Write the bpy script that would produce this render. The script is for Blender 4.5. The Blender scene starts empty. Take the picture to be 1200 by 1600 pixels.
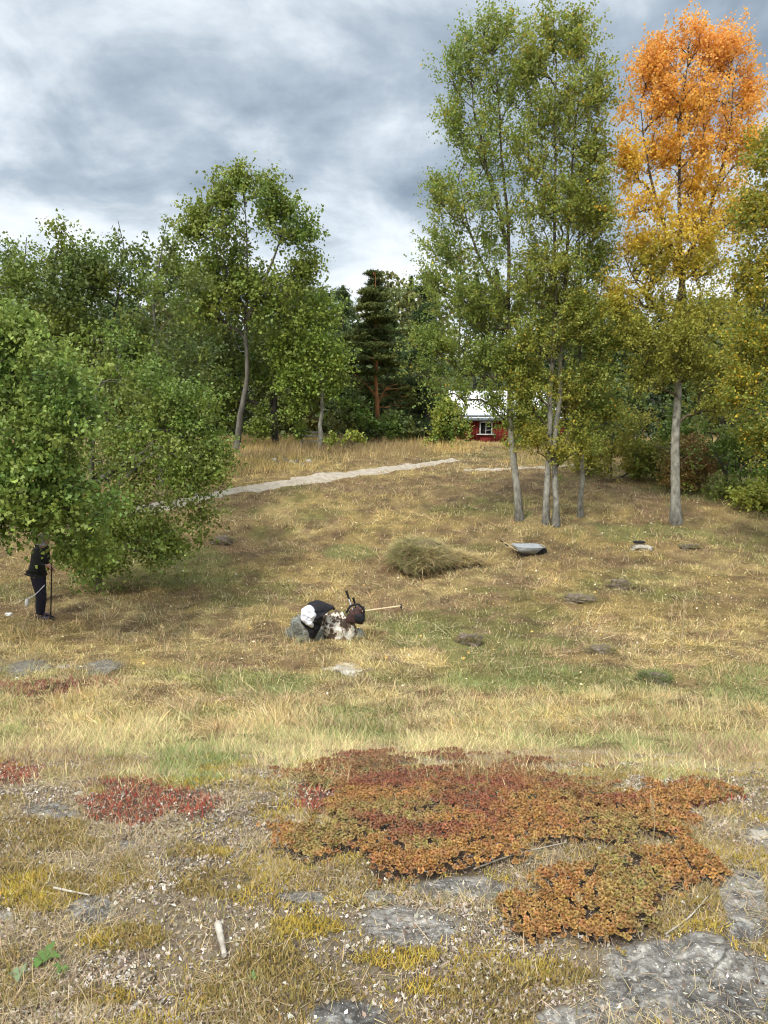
import bpy, bmesh, math
import numpy as np
from mathutils import Vector, Matrix, Euler

# ------------------------------------------------------------------ camera, world, sun, exposure
sc = bpy.context.scene
CZ = 1.55                                   # eye height above the bedrock one stands on
F = 26.0 / 36.0 * 1600
PITCH = math.radians(9.3)
cam = bpy.data.cameras.new("camera"); cam.lens = 26.0; cam.sensor_width = 36.0
cam.clip_start = 0.05; cam.clip_end = 3000
co = bpy.data.objects.new("camera", cam); sc.collection.objects.link(co)
co.location = (0, 0, CZ); co.rotation_euler = (math.radians(90) - PITCH, 0, 0)
sc.camera = co

SUN_EL, SUN_AZ = math.radians(50), math.radians(215)    # azimuth from +Y clockwise: behind and to the left
w = bpy.data.worlds.new("World"); sc.world = w; w.use_nodes = True
nt = w.node_tree; nt.nodes.clear()
def N(t, **k):
    n = nt.nodes.new(t)
    for a, b in k.items(): setattr(n, a, b)
    return n
def L(a, b): nt.links.new(a, b)
def MATH(op, a, b=None, c=None, clamp=False):
    n = N('ShaderNodeMath', operation=op); n.use_clamp = clamp
    for i, v in enumerate((a, b, c)):
        if v is None: continue
        if isinstance(v, (int, float)): n.inputs[i].default_value = v
        else: L(v, n.inputs[i])
    return n.outputs[0]
out = N('ShaderNodeOutputWorld'); bg = N('ShaderNodeBackground'); bg.inputs['Strength'].default_value = 0.1
sky = N('ShaderNodeTexSky'); sky.sky_type = 'NISHITA'; sky.sun_disc = False
sky.sun_elevation = SUN_EL; sky.sun_rotation = SUN_AZ
tc = N('ShaderNodeTexCoord'); sep = N('ShaderNodeSeparateXYZ'); L(tc.outputs['Generated'], sep.inputs[0])
den = MATH('ADD', MATH('MAXIMUM', sep.outputs[2], 0.0), 0.34)
px, py = MATH('DIVIDE', sep.outputs[0], den), MATH('DIVIDE', sep.outputs[1], den)
cmb = N('ShaderNodeCombineXYZ'); L(px, cmb.inputs[0]); L(py, cmb.inputs[1])
def NOISE(scale, detail, rough, off, dist=0.0):
    m = N('ShaderNodeMapping'); m.inputs['Location'].default_value = off; L(cmb.outputs[0], m.inputs[0])
    n = N('ShaderNodeTexNoise'); n.inputs['Scale'].default_value = scale; n.inputs['Detail'].default_value = detail
    n.inputs['Roughness'].default_value = rough; n.inputs['Distortion'].default_value = dist
    L(m.outputs[0], n.inputs['Vector']); return n.outputs['Fac']
n1 = NOISE(1.5, 6, 0.52, (3.1, 1.7, 0), 0.3)       # big cloud masses
n2 = NOISE(3.6, 7, 0.56, (7.3, 2.2, 4), 0.25)       # billows
n3 = NOISE(0.35, 3, 0.5, (1.3, 9.2, 2))
# elevation: bright gap low above the trees, a slate bank above it, paler overhead
el = MATH('ADD', sep.outputs[2], MATH('MULTIPLY', MATH('SUBTRACT', n1, 0.5), 0.22))
er = N('ShaderNodeValToRGB'); L(el, er.inputs[0]); e = er.color_ramp; e.interpolation = 'EASE'
e.elements[0].position = 0.05; e.elements[0].color = (0.80,)*3 + (1,)
e.elements[1].position = 0.9; e.elements[1].color = (0.95,)*3 + (1,)
for p_, c_ in ((0.17, .72), (0.25, .30), (0.34, .42), (0.5, .62)):
    x_ = e.elements.new(p_); x_.color = (c_, c_, c_, 1)
v = MATH('ADD', er.outputs[0], MATH('MULTIPLY', MATH('SUBTRACT', n2, 0.5), 2.15))
v = MATH('ADD', v, MATH('MULTIPLY', MATH('SUBTRACT', n1, 0.5), 0.9), clamp=True)
cr = N('ShaderNodeValToRGB'); L(v, cr.inputs[0]); c = cr.color_ramp
c.elements[0].position = 0.0; c.elements[0].color = (1.4, 1.75, 2.15, 1)
c.elements[1].position = 1.0; c.elements[1].color = (5.3, 5.5, 5.65, 1)
for p_, c_ in ((0.35, (2.45, 2.85, 3.25, 1)), (0.7, (4.1, 4.45, 4.75, 1))):
    x_ = c.elements.new(p_); x_.color = c_
# an overcast sky is brighter towards the zenith
zb = MATH('ADD', 1.0, MATH('MULTIPLY', MATH('MAXIMUM', MATH('SUBTRACT', sep.outputs[2], 0.45), 0.0), 3.2))
sc1 = N('ShaderNodeVectorMath', operation='SCALE'); L(cr.outputs[0], sc1.inputs[0]); L(zb, sc1.inputs['Scale'])
mx = N('ShaderNodeMix', data_type='RGBA'); mx.inputs[0].default_value = 0.93
L(sky.outputs[0], mx.inputs[6]); L(sc1.outputs[0], mx.inputs[7]); L(mx.outputs[2], bg.inputs['Color']); L(bg.outputs[0], out.inputs[0])

sun = bpy.data.lights.new("sun", 'SUN'); sun.energy = 1.8; sun.angle = math.radians(14); sun.color = (1, .95, .87)
so = bpy.data.objects.new("sun", sun); sc.collection.objects.link(so)
sd = Vector((math.sin(SUN_AZ) * math.cos(SUN_EL), math.cos(SUN_AZ) * math.cos(SUN_EL), math.sin(SUN_EL)))
so.rotation_euler = sd.to_track_quat('Z', 'Y').to_euler(); so.location = (0, 0, 40)
sc.view_settings.view_transform = 'Standard'; sc.view_settings.look = 'None'
sc.view_settings.exposure = 1.05; sc.view_settings.gamma = 1
sc.cycles.pixel_filter_type = 'BLACKMAN_HARRIS'; sc.cycles.filter_width = 1.1
sc.cycles.max_bounces = 6; sc.cycles.diffuse_bounces = 3; sc.cycles.glossy_bounces = 2
sc.cycles.transmission_bounces = 4; sc.cycles.transparent_max_bounces = 4

# ------------------------------------------------------------------ helpers: numbers
rng = np.random.default_rng(11)
def hsh(ix, iy, seed):
    h = (ix.astype(np.int64) * 374761393 + iy.astype(np.int64) * 668265263 + seed * 1442695041) & 0x7fffffff
    h = ((h ^ (h >> 13)) * 1274126177) & 0x7fffffff
    return ((h ^ (h >> 16)) & 0xffff) / 65535.0
def vn(x, y, s=0):
    x = np.asarray(x, float); y = np.asarray(y, float)
    ix = np.floor(x); iy = np.floor(y); fx = x - ix; fy = y - iy
    fx = fx*fx*(3-2*fx); fy = fy*fy*(3-2*fy)
    a = hsh(ix, iy, s); b = hsh(ix+1, iy, s); c_ = hsh(ix, iy+1, s); d = hsh(ix+1, iy+1, s)
    return (a*(1-fx)+b*fx)*(1-fy) + (c_*(1-fx)+d*fx)*fy
def fbm(x, y, s=0, o=4):
    t = 0; a = .5; f = 1.0; n = 0
    for i in range(o):
        t = t + a*vn(np.asarray(x)*f+17.3*i, np.asarray(y)*f+5.1*i, s+i); n += a; a *= .5; f *= 2.03
    return t/n
def n3(p, f=1.0, s=0):
    x, y, z = p[:, 0]*f, p[:, 1]*f, p[:, 2]*f
    iz = np.floor(z); fz = z-iz; fz = fz*fz*(3-2*fz); k = iz.astype(int)
    a = vn(x+k*17.31, y+k*5.77, s); b = vn(x+(k+1)*17.31, y+(k+1)*5.77, s)
    return a*(1-fz)+b*fz
def sstep(a, b, x):
    t = np.clip((np.asarray(x)-a)/(b-a), 0, 1); return t*t*(3-2*t)

PY = np.array([-60, -6, 0, 1.5, 2.0, 2.6, 3.3, 4.0, 5.0, 7.0, 10, 13, 15, 18, 20, 22, 25, 28, 32, 37, 42, 50, 60, 90, 700.])
PH = np.array([2.2, 1.6, 1.55, 1.56, 1.60, 1.69, 1.86, 2.12, 2.58, 3.38, 4.08, 4.42, 4.54, 4.50, 4.32, 4.02, 3.58, 3.2, 2.92, 2.80, 2.85, 3.6, 4.1, 4.3, 4.3])
_gy = np.linspace(-60, 700, 15201); _gh = np.interp(_gy, PY, PH)
_k = np.exp(-np.linspace(-2, 2, 17)**2); _k /= _k.sum(); _gh = np.convolve(np.pad(_gh, 8, mode='edge'), _k, 'valid')
def ground(x, y):
    x = np.asarray(x, float); y = np.asarray(y, float)
    yy = y + 0.06*x*sstep(3, 9, y)
    z = CZ - np.interp(yy, _gy, _gh)
    far = sstep(6, 14, y)
    z = z + far*(fbm(x*.25, y*.25, 3, 3)-.5)*.22 + sstep(4, 8, y)*(fbm(x*1.3, y*1.3, 8, 3)-.5)*.10
    z = z + (1-sstep(4, 7, y))*((fbm(x*1.6, y*1.6, 21, 4)-.5)*.09 + (fbm(x*9, y*9, 31, 3)-.5)*.018)
    z = z + sstep(4.5, 8, y)*(1-sstep(34, 46, y))*((fbm(x*2.3, y*2.3, 12, 3)-.5)*.13 + (fbm(x*6.5, y*6.5, 13, 2)-.5)*.05)
    nr = (1-sstep(4.2, 6, y))*sstep(.3, .9, y)
    z = z + nr*((fbm(x*13, y*13, 33, 3)-.5)*.034 + (fbm(x*38, y*38, 35, 2)-.5)*.012)
    return z
CP, SP = math.cos(PITCH), math.sin(PITCH)
def ray(u, v):
    a = (u-600.)/F; b = (800.-v)/F
    return np.array([a, CP + b*SP, -SP + b*CP])
def P(u, v, Y):
    r = ray(u, v); return np.array([0, 0, CZ]) + r*(Y/r[1])
def G(u, v, tmax=90):
    r = ray(u, v); t = np.concatenate([np.linspace(1, 8, 700), np.linspace(8, tmax, 4000)])
    p = np.array([0, 0, CZ])[None] + r[None]*t[:, None]
    below = np.nonzero(p[:, 2] < ground(p[:, 0], p[:, 1]))[0]
    q = p[below[0]] if len(below) else p[-1]
    return np.array([q[0], q[1], float(ground(q[0], q[1]))])
def proj(x, y, z):
    d = y*CP - (z-CZ)*SP; d = np.where(d < .2, .2, d)
    return 600 + F*x/d, 800 - F*(y*SP + (z-CZ)*CP)/d

# ------------------------------------------------------------------ helpers: objects and materials
COL = sc.collection
def tag(o, label=None, cat=None, group=None, kind=None):
    if label: o['label'] = label
    if cat: o['category'] = cat
    if group: o['group'] = group
    if kind: o['kind'] = kind
    return o
def empty(name, loc, label=None, cat=None, group=None, rz=0):
    o = bpy.data.objects.new(name, None); COL.objects.link(o); o.location = tuple(loc); o.rotation_euler = (0, 0, rz)
    o.empty_display_size = .2
    return tag(o, label, cat, group)
def link(name, me, parent=None):
    o = bpy.data.objects.new(name, me); COL.objects.link(o)
    if parent is not None: o.parent = parent
    return o
def npmesh(name, V, Fc, mat, parent=None, col=None, smooth=False, origin=None, attrs=None):
    """V Nx3, Fc MxK; origin moves the mesh origin (world coordinates in, local out)"""
    V = np.asarray(V, np.float32); Fc = np.asarray(Fc, np.int32)
    if origin is not None: V = V - np.asarray(origin, np.float32)
    me = bpy.data.meshes.new(name); k = Fc.shape[1]
    me.vertices.add(len(V)); me.vertices.foreach_set('co', V.ravel())
    me.loops.add(Fc.size); me.loops.foreach_set('vertex_index', Fc.ravel())
    me.polygons.add(len(Fc)); me.polygons.foreach_set('loop_start', np.arange(0, Fc.size, k, dtype=np.int32))
    me.update(calc_edges=True)
    if smooth: me.polygons.foreach_set('use_smooth', np.ones(len(Fc), bool))
    for nm, cc in ([('Col', col)] if col is not None else []) + list((attrs or {}).items()):
        a = me.color_attributes.new(nm, 'FLOAT_COLOR', 'POINT')
        cc = np.asarray(cc, np.float32)
        if cc.shape[1] == 3: cc = np.concatenate([cc, np.ones((len(cc), 1), np.float32)], 1)
        a.data.foreach_set('color', cc.ravel())
    me.materials.append(mat)
    return link(name, me, parent)
class MB:
    """collects shapes (with colours) and links them as one mesh object"""
    def __init__(s): s.v = []; s.f = []; s.c = []; s.n = 0
    def add(s, V, Fc, col=None):
        V = np.asarray(V, float); Fc = np.asarray(Fc)
        if Fc.shape[1] == 3: Fc = np.concatenate([Fc, Fc[:, 2:3]], 1) if False else Fc
        s.v.append(V); s.f.append(Fc + s.n); s.n += len(V)
        s.c.append(np.broadcast_to(np.array(col if col is not None else (1, 1, 1), float), (len(V), 3)))
    def build(s, name, mat, parent=None, smooth=False, origin=None):
        V = np.concatenate(s.v); C_ = np.concatenate(s.c)
        ks = {f.shape[1] for f in s.f}
        if len(ks) == 1:
            return npmesh(name, V, np.concatenate(s.f), mat, parent, C_, smooth, origin)
        if origin is not None: V = V - np.asarray(origin)
        me = bpy.data.meshes.new(name)
        me.from_pydata([tuple(p) for p in V], [], [tuple(int(i) for i in r) for f in s.f for r in f])
        a = me.color_attributes.new('Col', 'FLOAT_COLOR', 'POINT')
        a.data.foreach_set('color', np.concatenate([C_, np.ones((len(C_), 1))], 1).astype(np.float32).ravel())
        if smooth: me.polygons.foreach_set('use_smooth', np.ones(len(me.polygons), bool))
        me.materials.append(mat); return link(name, me, parent)
    def box(s, c_, size, R=None, col=None, taper=1.0):
        x, y, z = np.array(size)/2
        V = np.array([[-x, -y, -z], [x, -y, -z], [x, y, -z], [-x, y, -z], [-x*taper, -y*taper, z], [x*taper, -y*taper, z], [x*taper, y*taper, z], [-x*taper, y*taper, z]])
        if R is not None: V = V @ np.array(R).T
        s.add(V + np.array(c_), [[0, 3, 2, 1], [4, 5, 6, 7], [0, 1, 5, 4], [1, 2, 6, 5], [2, 3, 7, 6], [3, 0, 4, 7]], col)
    def tube(s, pts, rad, sides=8, col=None, cap=True, wob=0, seed=0):
        V, Fc = tube(pts, rad, sides, wob, seed)
        s.add(V, Fc, col)
        if cap:
            n = len(V)//sides
            for i, r in ((0, pts[0]), (n-1, pts[-1])):
                rim = V[i*sides:(i+1)*sides]; W = np.concatenate([rim, [np.array(r)]])
                idx = np.arange(sides); nx = (idx+1) % sides
                q = np.stack([idx, nx, np.full(sides, sides), np.full(sides, sides)], 1)[:, :3]
                s.add(W, np.stack([idx, nx, np.full(sides, sides)], 1) if False else _tri2quad(idx, nx, sides, W, s), col)
def _tri2quad(idx, nx, n, W, mb):
    # fan of quads (two rim steps each) so every face has four corners
    h = n//2
    return np.array([[2*i, (2*i+1) % n, (2*i+2) % n, n] for i in range(h)])
def tube(pts, rad, sides=8, wob=0, seed=0):
    pts = np.asarray(pts, float); n = len(pts); rad = np.broadcast_to(np.asarray(rad, float), (n,))
    T = np.gradient(pts, axis=0); T /= np.linalg.norm(T, axis=1, keepdims=True)+1e-9
    up = np.array([0, 0, 1.]) if abs(T[0, 2]) < .9 else np.array([1., 0, 0])
    a = np.cross(T, up); a /= np.linalg.norm(a, axis=1, keepdims=True)+1e-9; b = np.cross(T, a)
    th = np.arange(sides)/sides*2*np.pi
    rr = rad[:, None]*(1 + (wob*(np.random.default_rng(seed).random((n, sides))-.5) if wob else 0))
    V = pts[:, None] + rr[..., None]*(np.cos(th)[None, :, None]*a[:, None] + np.sin(th)[None, :, None]*b[:, None])
    i = np.arange(n-1)[:, None]*sides; j = np.arange(sides)[None]; k = (j+1) % sides
    Fc = np.stack([i+j, i+k, i+sides+k, i+sides+j], -1).reshape(-1, 4)
    return V.reshape(-1, 3), Fc
def spline(pts, n):
    pts = np.asarray(pts, float); m = len(pts)
    p = np.concatenate([[2*pts[0]-pts[1]], pts, [2*pts[-1]-pts[-2]]]); o = []
    for t in np.linspace(0, m-1-1e-6, n):
        i = int(t); f = t-i; a, b, c_, d = p[i], p[i+1], p[i+2], p[i+3]
        o.append(.5*((2*b)+(-a+c_)*f+(2*a-5*b+4*c_-d)*f*f+(-a+3*b-3*c_+d)*f**3))
    return np.array(o)

def newmat(name):
    m = bpy.data.materials.new(name); m.use_nodes = True
    t = m.node_tree; return m, t, t.nodes['Principled BSDF'], t.nodes['Material Output']
def mnode(t, ty, **k):
    n = t.nodes.new(ty)
    for a, b in k.items(): setattr(n, a, b)
    return n
def leafmat(name, rough=.6, trans=.35, spec=.3):
    m, t, p, o = newmat(name)
    a = mnode(t, 'ShaderNodeAttribute', attribute_name='Col')
    t.links.new(a.outputs['Color'], p.inputs['Base Color']); p.inputs['Roughness'].default_value = rough
    p.inputs['Specular IOR Level'].default_value = spec
    if trans:
        tr = mnode(t, 'ShaderNodeBsdfTranslucent'); mxs = mnode(t, 'ShaderNodeMixShader'); mxs.inputs[0].default_value = trans
        t.links.new(a.outputs['Color'], tr.inputs[0]); t.links.new(p.outputs[0], mxs.inputs[1]); t.links.new(tr.outputs[0], mxs.inputs[2])
        t.links.new(mxs.outputs[0], o.inputs[0])
    return m
def noisemat(name, stops, scale=6, detail=6, rough=.85, bump=.4, bdist=.02, bscale=None, stretch=(1, 1, 1), spec=.25, metal=0.0, useattr=False, rgh=.6):
    m, t, p, o = newmat(name)
    tcn = mnode(t, 'ShaderNodeTexCoord'); mp = mnode(t, 'ShaderNodeMapping'); mp.inputs['Scale'].default_value = stretch
    t.links.new(tcn.outputs['Object'], mp.inputs[0])
    n = mnode(t, 'ShaderNodeTexNoise'); n.inputs['Scale'].default_value = scale; n.inputs['Detail'].default_value = detail; n.inputs['Roughness'].default_value = rgh
    t.links.new(mp.outputs[0], n.inputs['Vector'])
    r = mnode(t, 'ShaderNodeValToRGB'); t.links.new(n.outputs['Fac'], r.inputs[0])
    el_ = r.color_ramp.elements
    el_[0].position = stops[0][0]; el_[0].color = (*stops[0][1], 1); el_[1].position = stops[-1][0]; el_[1].color = (*stops[-1][1], 1)
    for q in stops[1:-1]: x = el_.new(q[0]); x.color = (*q[1], 1)
    last = r.outputs[0]
    if useattr:
        a = mnode(t, 'ShaderNodeAttribute', attribute_name='Col'); mm = mnode(t, 'ShaderNodeMix', data_type='RGBA', blend_type='MULTIPLY')
        mm.inputs[0].default_value = 1; t.links.new(last, mm.inputs[6]); t.links.new(a.outputs['Color'], mm.inputs[7]); last = mm.outputs[2]
    t.links.new(last, p.inputs['Base Color'])
    p.inputs['Roughness'].default_value = rough; p.inputs['Specular IOR Level'].default_value = spec; p.inputs['Metallic'].default_value = metal
    if bump:
        n2_ = mnode(t, 'ShaderNodeTexNoise'); n2_.inputs['Scale'].default_value = bscale or scale*3; n2_.inputs['Detail'].default_value = 5
        t.links.new(mp.outputs[0], n2_.inputs['Vector'])
        b = mnode(t, 'ShaderNodeBump'); b.inputs['Strength'].default_value = bump; b.inputs['Distance'].default_value = bdist
        t.links.new(n2_.outputs['Fac'], b.inputs['Height']); t.links.new(b.outputs[0], p.inputs['Normal'])
    return m

M_leaf = leafmat('leaf', .5, .3, .35); M_leafA = leafmat('aspen_leaf', .5, .42, .3)
M_needle = leafmat('needle', .7, .1, .2)
M_grass = leafmat('grass_blade', .75, .3, .15); M_sedum = leafmat('stonecrop_leaf', .45, .12, .4); M_litter = leafmat('dry_litter', .85, .12, .1)
M_moss = leafmat('moss_tuft', .9, .2, .1)

# ------------------------------------------------------------------ ground
# patches of bare rock, stonecrop, moss, placed on the bedrock (centre and half size)
ROCK = [(1090,1550,175,75),(1165,1425,40,60),(1190,1306,26,16),(630,1448,85,30),(720,1388,75,17),(75,1268,42,12),(140,1425,32,20),(8,1432,22,10),
        (545,1590,60,22),(905,1592,70,20),(1100,1480,45,25),(30,1042,60,7),(150,1041,50,5),(540,1046,38,5),(470,1402,45,10),(200,1320,22,8),(590,1402,24,9)]
SEDO = [(650,1285,210,82),(560,1225,95,40),(895,1425,125,58),(1000,1365,115,48),(960,1285,150,45),(800,1240,110,36),(500,1325,90,34),(660,1355,95,30),(1060,1250,80,24)]
SEDR = [(215,1252,78,32),(290,1262,45,22),(1080,1244,62,22),(20,1212,45,16),(60,1078,78,13),(140,1068,45,7),(905,1250,40,18),(520,1245,60,26)]
MOSS = [(50,1306,105,26),(330,1395,60,16),(120,1385,90,18),(410,1512,65,26),(850,1528,85,24),(480,1450,85,22),(60,1400,60,20),(200,1470,70,24),(1130,1500,40,12),
        (340,1560,70,20),(700,1545,70,16),(620,1500,60,16),(1000,1580,55,14),(30,1360,60,20),(300,1330,50,12),(1170,1450,35,18),(170,1560,50,14),(1100,1420,30,10)]
GREEN = [(300,1190,70,30),(230,890,130,40),(540,865,40,12),(660,995,100,22),(760,1010,140,22),(400,1070,80,20),(900,1060,200,20),(1180,1060,80,40),(1020,1060,40,16),(330,1120,70,20),(560,1130,90,30),(1150,760,120,30),(1000,830,100,16),(815,806,20,8)]
def zone(L_, u, v, seed, sharp=.45, wig=.9):
    m = np.full_like(u, -.45)
    for (a, b, ra, rb) in L_:
        d = np.sqrt(((u-a)/ra)**2 + ((v-b)/rb)**2)
        m = np.maximum(m, 1.25-d)
    return m
def zmask(L_, x, y, z, seed, f=7., wig=None):
    wig = wig if wig is not None else {101: 1.0, 102: 1.5, 103: 1.5}.get(seed, 1.5)
    u, v = proj(x, y, z); m = zone(L_, u, v, seed)
    m = m + (fbm(x*f, y*f, seed, 4)-.5)*wig + (fbm(x*f*.35, y*f*.35, seed+50, 2)-.5)*wig*.5
    return np.where(y < .8, 0, sstep(.12, .42, m))
def mossy(x, y): return sstep(.40, .56, fbm(x*3.4, y*3.4, 120, 5))
def straw_tone(x, y):
    """dry grass hue by place: straw, tan, pinkish brown and green patches"""
    a = fbm(x*.45, y*.45, 41, 4); b = fbm(x*.9+9, y*.6, 55, 4); g = fbm(x*.35+3, y*.5+2, 77, 4)
    base = np.array([.50, .375, .17])[None]*np.ones((len(x), 1))
    br = np.array([.33, .235, .135]); gr = np.array([.20, .215, .07]); pl = np.array([.62, .49, .24])
    t = sstep(.46, .66, a)[:, None]*.75; base = base*(1-t)+br*t
    t = sstep(.52, .72, b)[:, None]*.7; base = base*(1-t)+pl*t
    t = sstep(.50, .68, g)[:, None]*.65; base = base*(1-t)+gr*t
    f1 = fbm(x*3.1, y*3.1, 44, 3)[:, None]; f2 = fbm(x*2.2+5, y*2.2, 47, 3)[:, None]
    t = sstep(.50, .66, f2)*.55; base = base*(1-t)+np.array([.30, .19, .13])*t
    return base*(.55+1.25*f1)*np.array([.97, 1.0, .98])
ys = np.concatenate([np.linspace(-60, -2, 25), np.linspace(-1.5, 1.1, 30), np.arange(1.13, 5.2, .016), 5.2*1.0075**np.arange(1, 420)])
ys = ys[ys < 118]; ys = np.concatenate([ys, np.geomspace(120, 690, 40)])
ss = np.linspace(-1, 1, 460); ss = np.sign(ss)*np.abs(ss)**1.25
wd = np.where(ys < 1, 60 - (60-4.2)*sstep(-30, 1, ys), 0) + np.where(ys >= 1, 2.9+1.3*ys, 0)
wd = np.where(ys > 60, wd*(1+(ys-60)/110), wd)
X = ss[None]*wd[:, None]; Y = np.repeat(ys[:, None], len(ss), 1); Z = ground(X, Y)
x, y, z = X.ravel(), Y.ravel(), Z.ravel()
near = 1-sstep(3.6, 5.2, y + (fbm(x*1.2, y*1.2, 5, 3)-.5)*1.2)
rock = zmask(ROCK, x, y, z, 101); sed = np.maximum(zmask(SEDO, x, y, z, 102), zmask(SEDR, x, y, z, 103)); mos = zmask(MOSS, x, y, z, 104)
rock = rock*(1-sed)
gcol = straw_tone(x, y)*np.array([.34, .33, .31])[None]  # shade between the grass blades is put into this darkened ground colour
soil = np.array([.15, .12, .083])
t = (near*.9)[:, None]; gcol = gcol*(1-t) + soil*t
t = (np.maximum(mos*.85, mossy(x, y)*.6)*near)[:, None]; gcol = gcol*(1-t) + np.array([.10, .078, .03])*t  # dark base colour carries the shade between moss tufts
t = (sed*.9)[:, None]; gcol = gcol*(1-t) + np.array([.045, .024, .016])*t  # shade in the gaps under the stonecrop painted as a near-black base
gz = zmask(GREEN, x, y, z, 105, f=1.6)*sstep(4, 6, y); t = (gz*.6)[:, None]; gcol = gcol*(1-t) + np.array([.13, .15, .05])*t
mid = near[:, None]; zr = np.stack([rock, near, mos], 1)
i = np.arange(len(ys)-1)[:, None]*len(ss); j = np.arange(len(ss)-1)[None]
Fg = np.stack([i+j, i+j+1, i+len(ss)+j+1, i+len(ss)+j], -1).reshape(-1, 4)

M_ground, t, p, o = newmat('meadow_and_bedrock')
A = mnode(t, 'ShaderNodeAttribute', attribute_name='Col'); Zn = mnode(t, 'ShaderNodeAttribute', attribute_name='Zone')
sepz = mnode(t, 'ShaderNodeSeparateColor'); t.links.new(Zn.outputs['Color'], sepz.inputs[0])
tcn = mnode(t, 'ShaderNodeTexCoord')
def gn(scale, detail=6, rough=.6, vec=None, dist=0):
    n = mnode(t, 'ShaderNodeTexNoise'); n.inputs['Scale'].default_value = scale; n.inputs['Detail'].default_value = detail
    n.inputs['Roughness'].default_value = rough; n.inputs['Distortion'].default_value = dist
    t.links.new(vec or tcn.outputs['Object'], n.inputs['Vector']); return n.outputs['Fac']
def ramp(fac, stops):
    r = mnode(t, 'ShaderNodeValToRGB'); t.links.new(fac, r.inputs[0]); e_ = r.color_ramp.elements
    e_[0].position = stops[0][0]; e_[0].color = (*stops[0][1], 1); e_[1].position = stops[-1][0]; e_[1].color = (*stops[-1][1], 1)
    for q in stops[1:-1]: x_ = e_.new(q[0]); x_.color = (*q[1], 1)
    return r.outputs[0]
def mixc(fac, a, b, mode='MIX'):
    m_ = mnode(t, 'ShaderNodeMix', data_type='RGBA', blend_type=mode)
    if isinstance(fac, (int, float)): m_.inputs[0].default_value = fac
    else: t.links.new(fac, m_.inputs[0])
    for k, q in ((6, a), (7, b)):
        if isinstance(q, tuple): m_.inputs[k].default_value = (*q, 1)
        else: t.links.new(q, m_.inputs[k])
    return m_.outputs[2]
v1 = ramp(gn(28, 8, .7), [(.3, (.55, .52, .5)), (.7, (1.4, 1.38, 1.3))])
v2 = ramp(gn(3.0, 6, .65), [(.3, (.72, .72, .7)), (.7, (1.25, 1.22, 1.2))])
veg = mixc(1, mixc(1, A.outputs['Color'], v1, 'MULTIPLY'), v2, 'MULTIPLY')
lit = ramp(gn(75, 6, .75, dist=.6), [(.36, (.05, .042, .035)), (.47, (.20, .165, .125)), (.58, (.36, .32, .28)), (.72, (.62, .60, .56))])
veg = mixc(0, veg, lit)
lf = mnode(t, 'ShaderNodeMath', operation='MULTIPLY'); lf.inputs[1].default_value = .55
t.links.new(sepz.outputs[1], lf.inputs[0])
veg2 = mixc(lf.outputs[0], veg, mixc(.72, lit, A.outputs['Color']))
rk = ramp(gn(16, 12, .80, dist=.5), [(.36, (.055, .05, .045)), (.46, (.13, .12, .108)), (.54, (.20, .188, .17)), (.60, (.37, .35, .315)), (.68, (.56, .54, .49))])
rk = mixc(1, rk, ramp(gn(3.3, 5, .6), [(.36, (.55, .55, .56)), (.62, (1.25, 1.24, 1.2))]), 'MULTIPLY')
rk2 = mixc(ramp(gn(90, 7, .75), [(.58, (0, 0, 0)), (.64, (1, 1, 1))]), rk, (.52, .52, .49))
rk3 = mixc(ramp(gn(60, 5, .7), [(.60, (0, 0, 0)), (.68, (1, 1, 1))]), rk2, (.04, .04, .042))
t.links.new(mixc(sepz.outputs[0], veg2, rk3), p.inputs['Base Color'])
vr = mnode(t, 'ShaderNodeTexVoronoi'); vr.inputs['Scale'].default_value = 26; mpv = mnode(t, 'ShaderNodeVectorMath', operation='ADD'); nzv = mnode(t, 'ShaderNodeTexNoise'); nzv.inputs['Scale'].default_value = 30
sclv = mnode(t, 'ShaderNodeVectorMath', operation='SCALE'); sclv.inputs['Scale'].default_value = .035; t.links.new(tcn.outputs['Object'], nzv.inputs['Vector']); t.links.new(nzv.outputs['Color'], sclv.inputs[0])
t.links.new(tcn.outputs['Object'], mpv.inputs[0]); t.links.new(sclv.outputs[0], mpv.inputs[1]); t.links.new(mpv.outputs[0], vr.inputs['Vector'])
rk4 = mixc(ramp(vr.outputs['Distance'], [(.20, (.4, .4, .4)), (.34, (0, 0, 0))]), rk3, (.40, .40, .37))
vc = mnode(t, 'ShaderNodeTexVoronoi', feature='DISTANCE_TO_EDGE'); vc.inputs['Scale'].default_value = 1.9; t.links.new(mpv.outputs[0], vc.inputs['Vector'])
rk5 = mixc(ramp(vc.outputs['Distance'], [(.003, (.7, .7, .7)), (.010, (0, 0, 0))]), rk4, (.03, .028, .025))
t.links.new(mixc(sepz.outputs[0], veg2, rk5), p.inputs['Base Color'])
p.inputs['Roughness'].default_value = .92; p.inputs['Specular IOR Level'].default_value = .15
b = mnode(t, 'ShaderNodeBump'); b.inputs['Strength'].default_value = .6; b.inputs['Distance'].default_value = .02
t.links.new(gn(60, 6, .7), b.inputs['Height']); t.links.new(b.outputs[0], p.inputs['Normal'])
gob = npmesh('ground', np.stack([x, y, z], 1), Fg, M_ground, col=gcol, smooth=True, attrs={'Zone': zr})
tag(gob, kind='structure')

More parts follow.
